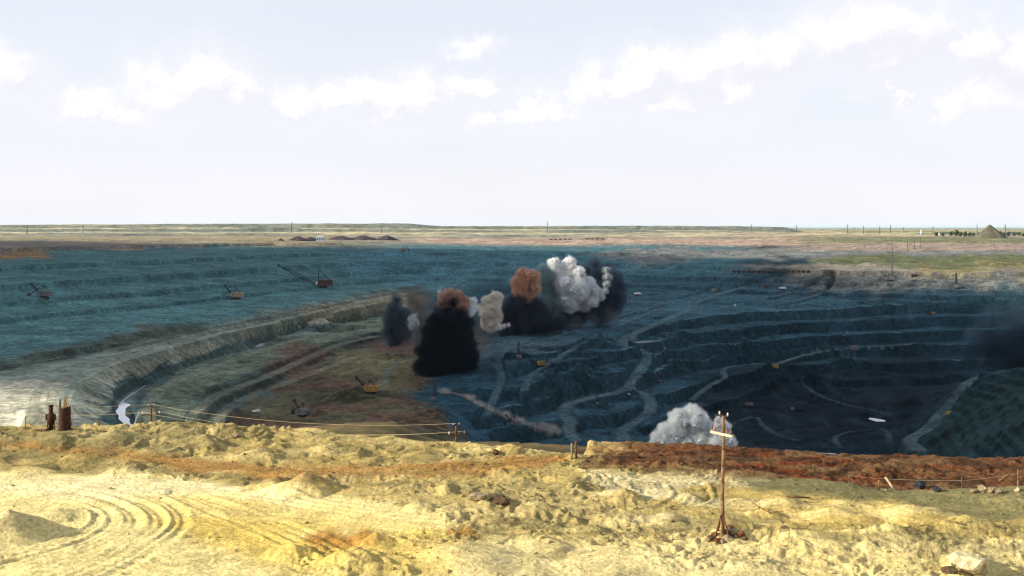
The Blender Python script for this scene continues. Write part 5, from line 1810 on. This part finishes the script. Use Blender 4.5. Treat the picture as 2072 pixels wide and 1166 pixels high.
wire(f2 + Vector((0, 0, h2 * 0.8)), f3 + Vector((0, 0, h3 * 0.8)), 0.06, 'fence wire reaching the rightmost post', 0.008)


def rock(name, px, py, w, h, mat, label, cat, seed, sharp=0.35, group=None, sink=0.25, depth=1.0, sub=3):
    """one lump of stone, earth or scrap, width and height in photo pixels"""
    p = hit(px, py)
    v, f = ICO[sub]
    rs = np.random.RandomState(seed)
    q = v.copy()
    for _ in range(9):                                   # cut flat faces
        d = rs.normal(size=3)
        d /= np.linalg.norm(d)
        k_ = rs.uniform(0.55, 0.85)
        e = q @ d
        q -= np.clip(e - k_, 0, None)[:, None] * d
    q *= (1 + sharp * 0.4 * vnoise(v[:, 0] * 3 + seed, v[:, 1] * 3 + v[:, 2] * 2, seed))[:, None]
    a, b = w / F * p.y / 2, h / F * p.y / 2
    q = q * np.array([a, a * depth, b]) * 1.15
    o = mesh_from(name, q, f, mat, False)
    o.location = p + Vector((0, 0, b * (1 - 2 * sink)))
    o.rotation_euler = (0, 0, 0)
    return tag(o, label, cat, group)


M_SANDST = material('pale sandstone', (0.52, 0.44, 0.25), 1.0, 0.25, 4.0, bump=0.6)
M_CLAY = material('grey-tan clay', (0.24, 0.19, 0.11), 1.0, 0.3, 4.0, bump=0.6)
M_DCLAY = material('dark earth', (0.085, 0.055, 0.028), 1.0, 0.35, 4.0, bump=0.6)
M_RCLAY = material('red-brown earth', (0.16, 0.065, 0.032), 1.0, 0.35, 4.0, bump=0.6)
rock('boulder', 1958, 1148, 70, 46, M_SANDST, 'large pale boulder at the lower right corner', 'boulder', 1)
rock('boulder', 1922, 1158, 30, 14, M_DCLAY, 'small brown boulder left of the large pale one', 'boulder', 2)
rock('boulder', 2058, 994, 12, 9, M_SANDST, 'small white stone beside the rightmost fence post', 'stone', 3)
rock('boulder', 1012, 1016, 40, 16, M_DCLAY, 'flat dark slab of earth in the middle of the sand', 'clod', 4)
rock('boulder', 968, 1010, 34, 16, M_CLAY, 'grey-tan lump left of the flat dark slab', 'clod', 5)
rock('boulder', 1002, 918, 14, 11, M_DCLAY, 'dark stone on the sand crest right of the centre pole', 'clod', 6)
rock('boulder', 478, 884, 18, 9, M_CLAY, 'flat tan lump at the right end of the greenish heap', 'clod', 7)
rock('boulder', 1862, 988, 24, 20, M_DARK, 'black hunk of scrap behind the olive sand', 'scrap', 8, depth=0.7)
rock('boulder', 1897, 994, 14, 12, M_DARK, 'small black hunk of scrap right of the larger one', 'scrap', 9)
for k_, (a, b, w_, h_, l_) in enumerate([(1988, 996, 20, 16, 'leftmost tan slab of the jagged pile by the fence'), (2006, 997, 13, 14, 'middle tan slab of the jagged pile by the fence'), (2020, 998, 14, 11, 'small right slab of the jagged pile by the fence'), (1972, 997, 17, 8, 'low outer slab of the jagged pile by the fence')]):
    rock('broken_slab', a, b, w_, h_, M_CLAY, l_, 'slab', 20 + k_, 0.5, 'jagged slabs by the fence', 0.15)
for k_, (a, b, w_, h_) in enumerate([(1440, 1090, 16, 10), (1450, 1096, 18, 11), (1474, 1094, 22, 14), (1488, 1090, 20, 15), (1498, 1082, 18, 12), (1482, 1080, 20, 16), (1468, 1084, 18, 18), (1446, 1084, 14, 12), (1462, 1098, 18, 10), (1505, 1092, 14, 9), (1478, 1072, 20, 14), (1432, 1094, 12, 7)]):
    rock('earth_clod', a, b, w_, h_, (M_DCLAY, M_RCLAY, M_CLAY)[k_ % 3], 'rough clod heaped round the foot of the near pole', 'clod', 40 + k_, 0.6, 'clods at the foot of the near pole', 0.3, sub=2)
for k_, (a, b, c, d, l_) in enumerate([(1592, 1008, 1642, 1013, 'dark plank lying in a hollow of the sand left of the olive strip'), (2022, 976, 2052, 958, 'broken pale stick left of the rightmost post')]):
    p0, p1 = hit(a, b), hit(c, d)
    p1 = Vector(((c - CX) / F * p0.y, p0.y + 0.4, ZC - (d - HY) / F * p0.y))
    o = MB().tube((0, 0, 0.12), p1 - p0 + Vector((0, 0, 0.12)), 0.07, 0.05, 7).build('broken_timber', M_WOODD if k_ == 0 else M_WOOD, None, True)
    o.location = p0
    tag(o, l_, 'timber')
# dead branch on the sand
def branch(px, py, seed, label):
    p = hit(px, py)
    rs = random.Random(seed)
    m_ = MB()
    def grow(a, d, l, r, n):
        q = a
        for _ in range(3):
            e = q + d * (l / 3)
            m_.tube(q, e, r, r * 0.85, 6)
            r *= 0.85
            d = (d + Vector((rs.uniform(-.3, .3), rs.uniform(-.3, .3), rs.uniform(-.15, .12)))).normalized()
            q = e
            if n and rs.random() < 0.8:
                grow(q, (d + Vector((rs.uniform(-.9, .9), rs.uniform(-.9, .9), rs.uniform(0, .4)))).normalized(), l * 0.55, r * 0.7, n - 1)
    grow(Vector((0, 0, 0.05)), Vector((-0.8, 0.3, 0.35)).normalized(), 1.3, 0.035, 2)
    grow(Vector((0, 0, 0.05)), Vector((0.7, -0.2, 0.25)).normalized(), 0.9, 0.03, 1)
    o = m_.build('dead_branch', M_WOODD, None, True)
    o.location = p
    tag(o, label, 'branch')


branch(1348, 1098, 2, 'dark dead branch lying on the sand left of the near pole')
branch(1560, 1040, 5, 'dark twigs poking out of the sand right of the near pole')

# small clods thrown over the sand, too many to count
rs = np.random.RandomState(77)
V, Fc, Cc, nv = [], [], [], 0
v0, f0 = ICO[2]
for _ in range(2600):
    px = rs.uniform(-240, 2310)
    y = 62 + 50 * rs.rand() ** 1.2
    x = (px - CX) / F * y
    ci_ = int(np.clip((px - PX0) / (PX1 - PX0) * (NC - 1), 0, NC - 1))
    ri_ = int(np.searchsorted(rows, y))
    if flat[ri_, ci_] > 0.3 and rs.rand() < 0.8:
        continue
    r = 0.035 + 0.13 * rs.rand() ** 4
    q = v0 * (1 + 0.35 * vnoise(v0[:, 0] * 2 + _ * 1.7, v0[:, 1] * 2 + v0[:, 2] * 1.5, 3))[:, None] * np.array([1, 1, 0.75]) * r
    V.append(q + np.array([x, y, ground_z(x, y) + r * 0.25]))
    Fc.append(f0 + nv)
    nv += len(v0)
    cc_ = C[ri_, ci_] * rs.uniform(0.55, 1.05)
    Cc.append(np.repeat(cc_[None], len(v0), 0))
tag(mesh_from('sand_clods', np.concatenate(V), np.concatenate(Fc), M_SAND, False, np.concatenate(Cc)), 'small clods scattered over the sand', 'clods', kind='stuff')

# ------------------------------------------------------------------ water
M_WATER = bpy.data.materials.new('milky water')
M_WATER.use_nodes = True
b_ = M_WATER.node_tree.nodes['Principled BSDF']
b_.inputs['Base Color'].default_value = (0.62, 0.62, 0.68, 1)
b_.inputs['Roughness'].default_value = 0.08
b_.inputs['Specular IOR Level'].default_value = 1.0
M_POOL = M_WATER.copy()
M_POOL.name = 'clear pool water'
M_POOL.node_tree.nodes['Principled BSDF'].inputs['Base Color'].default_value = (0.10, 0.14, 0.20, 1)
M_POOL.node_tree.nodes['Principled BSDF'].inputs['Specular IOR Level'].default_value = 0.35
for nm, pl, z_ in WATER:
    ring = []
    for (a, b, w_) in pl:
        ring.append(ground_xy(a - w_, b, z_))
    for (a, b, w_) in reversed(pl):
        ring.append(ground_xy(a + w_, b, z_))
    ring = smooth_line(ring + [ring[0]], 4)[:-1]
    me = bpy.data.meshes.new(nm)
    bm = bmesh.new()
    vs = [bm.verts.new((q[0], q[1], z_)) for q in ring]
    fc = bm.faces.new(vs)
    bmesh.ops.triangulate(bm, faces=[fc])
    bmesh.ops.recalc_face_normals(bm, faces=bm.faces)
    for fc in bm.faces:
        if fc.normal.z < 0:
            fc.normal_flip()
    bm.to_mesh(me)
    bm.free()
    me.materials.append(M_WATER if nm == 'water_channel' or z_ > -88 else M_POOL)
    tag(link(bpy.data.objects.new(nm, me)), kind='structure')

# ------------------------------------------------------------------ skyline: masts, works, heaps, wagons, trees
def lattice_mast(px, py_base, h_px, label, kind='mast', w_=1.0, y=None):
    p = hit(px, py_base) if y is None else None
    if y is not None:
        x = (px - CX) / F * y
        p = Vector((x, y, ground_z(x, y)))
    h = h_px / F * p.y
    t = empty('lattice_mast' if kind != 'pylon' else 'power_pylon', p - Vector((0, 0, 0.3)))
    b0 = max(0.06 * h, 0.8) * w_
    m_ = MB()
    n = 7
    k_ = max(0.35, p.y / F * 0.42)

    def ring(f_):
        w2 = b0 * (1 - 0.82 * f_) / 2
        return [Vector((a * w2, b * w2, h * f_)) for a, b in ((-1, -1), (1, -1), (1, 1), (-1, 1))]
    for i in range(n):
        r0, r1 = ring(i / n), ring((i + 1) / n)
        for q in range(4):
            m_.bar(r0[q], r1[q], k_)
            m_.bar(r0[q], r1[(q + 1) % 4] if i % 2 else r1[(q - 1) % 4], k_ * 0.6)
    m_.build('tower', M_STEEL, t)
    if kind == 'pylon':
        for f_, l_ in ((0.72, 0.30), (0.84, 0.24), (0.95, 0.16)):
            MB().bar((-h * l_ / 2, 0, h * f_), (h * l_ / 2, 0, h * f_), k_ * 0.9).build('crossarm', M_STEEL, t)
    tag(t, label, 'pylon' if kind == 'pylon' else 'mast', 'pylons and masts along the skyline')


for (px, yv, h, lb) in [(1108, 4300, 20, 'lone pylon on the skyline above the white plume'), (1520, 4700, 14, 'pylon on the low ridge right of centre'), (1612, 4700, 16, 'pylon at the end of the far ridge'),
                        (1715, 4300, 18, 'tallest pylon of the row right of the ridge'), (1728, 4600, 12, 'short pylon beside the tallest one of its row'), (1747, 4200, 16, 'pylon third from the end of the far ridge'),
                        (1802, 4400, 17, 'pylon between the dark mast and the water tower'), (1828, 4600, 11, 'small pylon left of the water tower'), (1888, 4200, 14, 'pylon right of the water tower'),
                        (2034, 3600, 24, 'tall pylon right of the pointed heap'), (772, 3800, 16, 'faint pylon on the dumps left of centre'), (590, 3600, 22, 'tall pylon on the dumps near the dark heaps'), (55, 3300, 20, 'leftmost pylon on the pale dumps'), (168, 3500, 16, 'second pylon from the left on the pale dumps')]:
    lattice_mast(px, 0, h, lb, 'pylon', 1.0, yv)
lattice_mast(1780, 0, 17, 'dark mast on the plain left of the water tower', 'mast', 1.6, 4100)
lattice_mast(1977, 0, 26, 'slanting lamp mast left of the pointed heap', 'mast', 0.8, 3600)
lattice_mast(1805, 568, 86, 'very tall thin mast on the rim bench beside the dark shovel', 'mast', 0.35)
for k_, (a, b, h, lb) in enumerate([(1836, 506, 26, 'leftmost short mast on the pale rim flat'), (1850, 504, 26, 'second short mast on the pale rim flat'), (1862, 503, 24, 'third short mast on the pale rim flat'), (1795, 512, 10, 'tiny mast on the bluish rim flat'), (2012, 500, 10, 'small mast on the rim flat under the pointed heap'), (1690, 562, 14, 'short dark mast on the rim bench left of the tall one')]):
    lattice_mast(a, b, h, lb, 'mast', 0.5)


def cone_heap(px, yv, w_, h_, mat, name, label, cat, seed, sharp=1.0, long_=1.0):
    x = (px - CX) / F * yv
    z_ = ground_z(x, yv)
    W_, H_ = w_ / F * yv / 2, h_ / F * yv
    n, m_ = 48, 12
    vs, fs = [(0, 0, H_)], []
    for i in range(1, m_ + 1):
        for j in range(n):
            a = 2 * math.pi * j / n
            r = i / m_
            nn = 1 + 0.13 * float(vnoise(np.array([math.cos(a) * 2 + seed]), np.array([math.sin(a) * 2 + r]), seed)[0]) + 0.07 * float(vnoise(np.array([math.cos(a) * 7 + seed]), np.array([math.sin(a) * 7 + 3 * r]), seed)[0])
            vs.append((math.cos(a) * W_ * r * nn, math.sin(a) * W_ * r * nn * long_, H_ * (1 - r ** sharp) - (2.0 if i == m_ else 0)))
    fs = [(0, 1 + j, 1 + (j + 1) % n) for j in range(n)]
    for i in range(m_ - 1):
        for j in range(n):
            a, b = 1 + i * n + j, 1 + i * n + (j + 1) % n
            fs += [(a, a + n, b + n), (a, b + n, b)]
    o = mesh_from(name, vs, fs, mat, True)
    o.location = (x, yv, z_)
    tag(o, label, cat)


cone_heap(2003, 3300, 66, 27, M_SPOIL, 'spoil_heap', 'pointed conical spoil heap on the right skyline', 'heap', 3)
for k_, (a, yv, w_, h_, lb) in enumerate([(568, 2350, 14, 5, 'tiny dark heap left of the long dark heaps on the left rim'), (603, 2380, 40, 9, 'dark ore heap left of the small pale building'), (628, 2400, 36, 8, 'dark ore heap touching the small pale building'),
                                          (690, 2650, 60, 8, 'dark ore heap right of the small pale building'), (735, 2700, 66, 9, 'middle dark ore heap of the right-hand row'), (782, 2700, 50, 10, 'rightmost dark ore heap of the row')]):
    cone_heap(a, yv, w_, h_, M_ORE, 'ore_heap', lb, 'heap', 10 + k_, 1.3, 0.8)


def building(px, yv, w_, h_, mat, roof, name, label, cat, n_win):
    x = (px - CX) / F * yv
    z_ = ground_z(x, yv)
    W_, H_ = w_ / F * yv, h_ / F * yv
    t = empty(name, (x, yv, z_ - 0.5))
    MB().box((0, 0, H_ / 2), (W_, W_ * 0.5, H_)).build('wall', mat, t)
    MB().prism([(-W_ * 0.52, H_), (W_ * 0.52, H_), (W_ * 0.3, H_ * 1.35), (-W_ * 0.3, H_ * 1.35)], -W_ * 0.27, W_ * 0.27).build('roof', roof, t)
    for i in range(n_win):
        MB().box((W_ * (-0.5 + (i + 0.5) / n_win), -W_ * 0.252, H_ * 0.55), (W_ * 0.45 / n_win, 0.2, H_ * 0.4)).build('window', M_GLASS, t)
    tag(t, label, cat)


building(648, 2380, 16, 9, M_BLUEP, M_WHITEP, 'works_building', 'small pale blue building among the dark heaps on the left rim', 'building', 3)
building(1918, 3700, 44, 5, M_WHITEP, M_STEEL, 'works_building', 'long low building with grey roof on the right skyline', 'building', 8)
building(2046, 3700, 34, 5, M_BLUEP, M_STEEL, 'works_building', 'low bluish building at the right end of the skyline', 'building', 5)
x = (1865 - CX) / F * 3800
t = empty('water_tower', (x, 3800, ground_z(x, 3800) - 0.5))
MB().tube((0, 0, 0), (0, 0, 12), 5.2, 4.6, 16).build('tower_shaft', M_BLUEP, t, True)
MB().tube((0, 0, 12), (0, 0, 17), 4.6, 4.0, 16).tube((0, 0, 17), (0, 0, 18.5), 4.0, 1.0, 16).build('tank', M_BLUEP, t, True)
tag(t, 'pale blue-green water tower on the plain left of the low building', 'tower')

# trees of the right skyline
def tree(px, yv, h_px, seed, label):
    x = (px - CX) / F * yv
    z_ = ground_z(x, yv)
    h = h_px / F * yv
    t = empty('tree', (x, yv, z_ - 0.2))
    MB().tube((0, 0, 0), (0.2, 0, h * 0.55), h * 0.035, h * 0.015, 7).build('trunk', M_BARK, t, True)
    rs = np.random.RandomState(seed)
    n = 260
    d = rs.normal(size=(n, 3))
    d /= np.linalg.norm(d, axis=1)[:, None]
    c = d * (rs.rand(n) ** 0.45)[:, None] * np.array([h * 0.36, h * 0.36, h * 0.40])
    c *= (0.75 + 0.5 * rs.rand(n))[:, None]
    c[:, 2] += h * 0.58
    s_ = h * 0.085
    a, b = rs.normal(size=(n, 3)) * s_, rs.normal(size=(n, 3)) * s_
    vs = np.stack([c - a - b, c + a - b, c + a + b, c - a + b], 1).reshape(-1, 3)
    o = mesh_from('crown', vs, np.arange(4 * n).reshape(n, 4), M_LEAF, False, None, t)
    tag(t, label, 'tree', 'trees along the right skyline')


TREES = [(1895, 8), (1908, 7), (1925, 9), (1936, 11), (1944, 8), (1953, 9), (1962, 8), (1970, 7), (1982, 8), (1990, 6), (2016, 7), (2024, 9), (2030, 8), (2040, 8), (2052, 7), (2062, 7), (2070, 6)]
for k_, (a, h) in enumerate(TREES):
    side = 'left' if a < 2003 else 'right'
    grp_ = [q for q, _h in TREES if (q < 2003) == (a < 2003)]
    ORD = ['nearest', 'second', 'third', 'fourth', 'fifth', 'sixth', 'seventh', 'eighth', 'ninth', 'tenth']
    rank = sorted(grp_, key=lambda q: abs(q - 2003)).index(a)
    tree(a, 3450 + 60 * (k_ % 4), h, 60 + k_, '%s small dark tree %s of the pointed heap on the skyline' % (ORD[rank], side))

# ore wagons standing on the far rim
def wagon_train(px0, px1, py, n, label):
    for i in range(n):
        a = px0 + (px1 - px0) * (i + 0.5) / n
        p = hit(a, py)
        L_ = (px1 - px0) / n / F * p.y * 0.72
        t = empty('ore_wagon', p)
        MB().prism([(-L_ / 2, 3.4), (-L_ * 0.42, 1.1), (L_ * 0.42, 1.1), (L_ / 2, 3.4)], -1.5, 1.5).build('hopper', M_RED, t)
        MB().box((0, 0, 0.95), (L_ * 0.96, 2.2, 0.3)).build('frame', M_DARK, t)
        for q in (-0.32, 0.32):
            MB().tube((L_ * q, -1.0, 0.45), (L_ * q, 1.0, 0.45), 0.45, None, 12).build('wheelset', M_DARK, t)
        ORD = ['first', 'second', 'third', 'fourth', 'fifth', 'sixth', 'seventh', 'eighth', 'ninth', 'tenth', 'eleventh', 'twelfth', 'thirteenth', 'fourteenth', 'fifteenth', 'sixteenth']
        tag(t, '%s wagon from the left of the %s' % (ORD[i], label), 'wagon', 'ore wagons on the rims')


wagon_train(1110, 1158, 486, 5, 'short ore train on the pink rim, left one')
wagon_train(1184, 1224, 485, 4, 'short ore train on the pink rim, right one')
wagon_train(1480, 1640, 552, 16, 'long ore train on the right-hand bench')
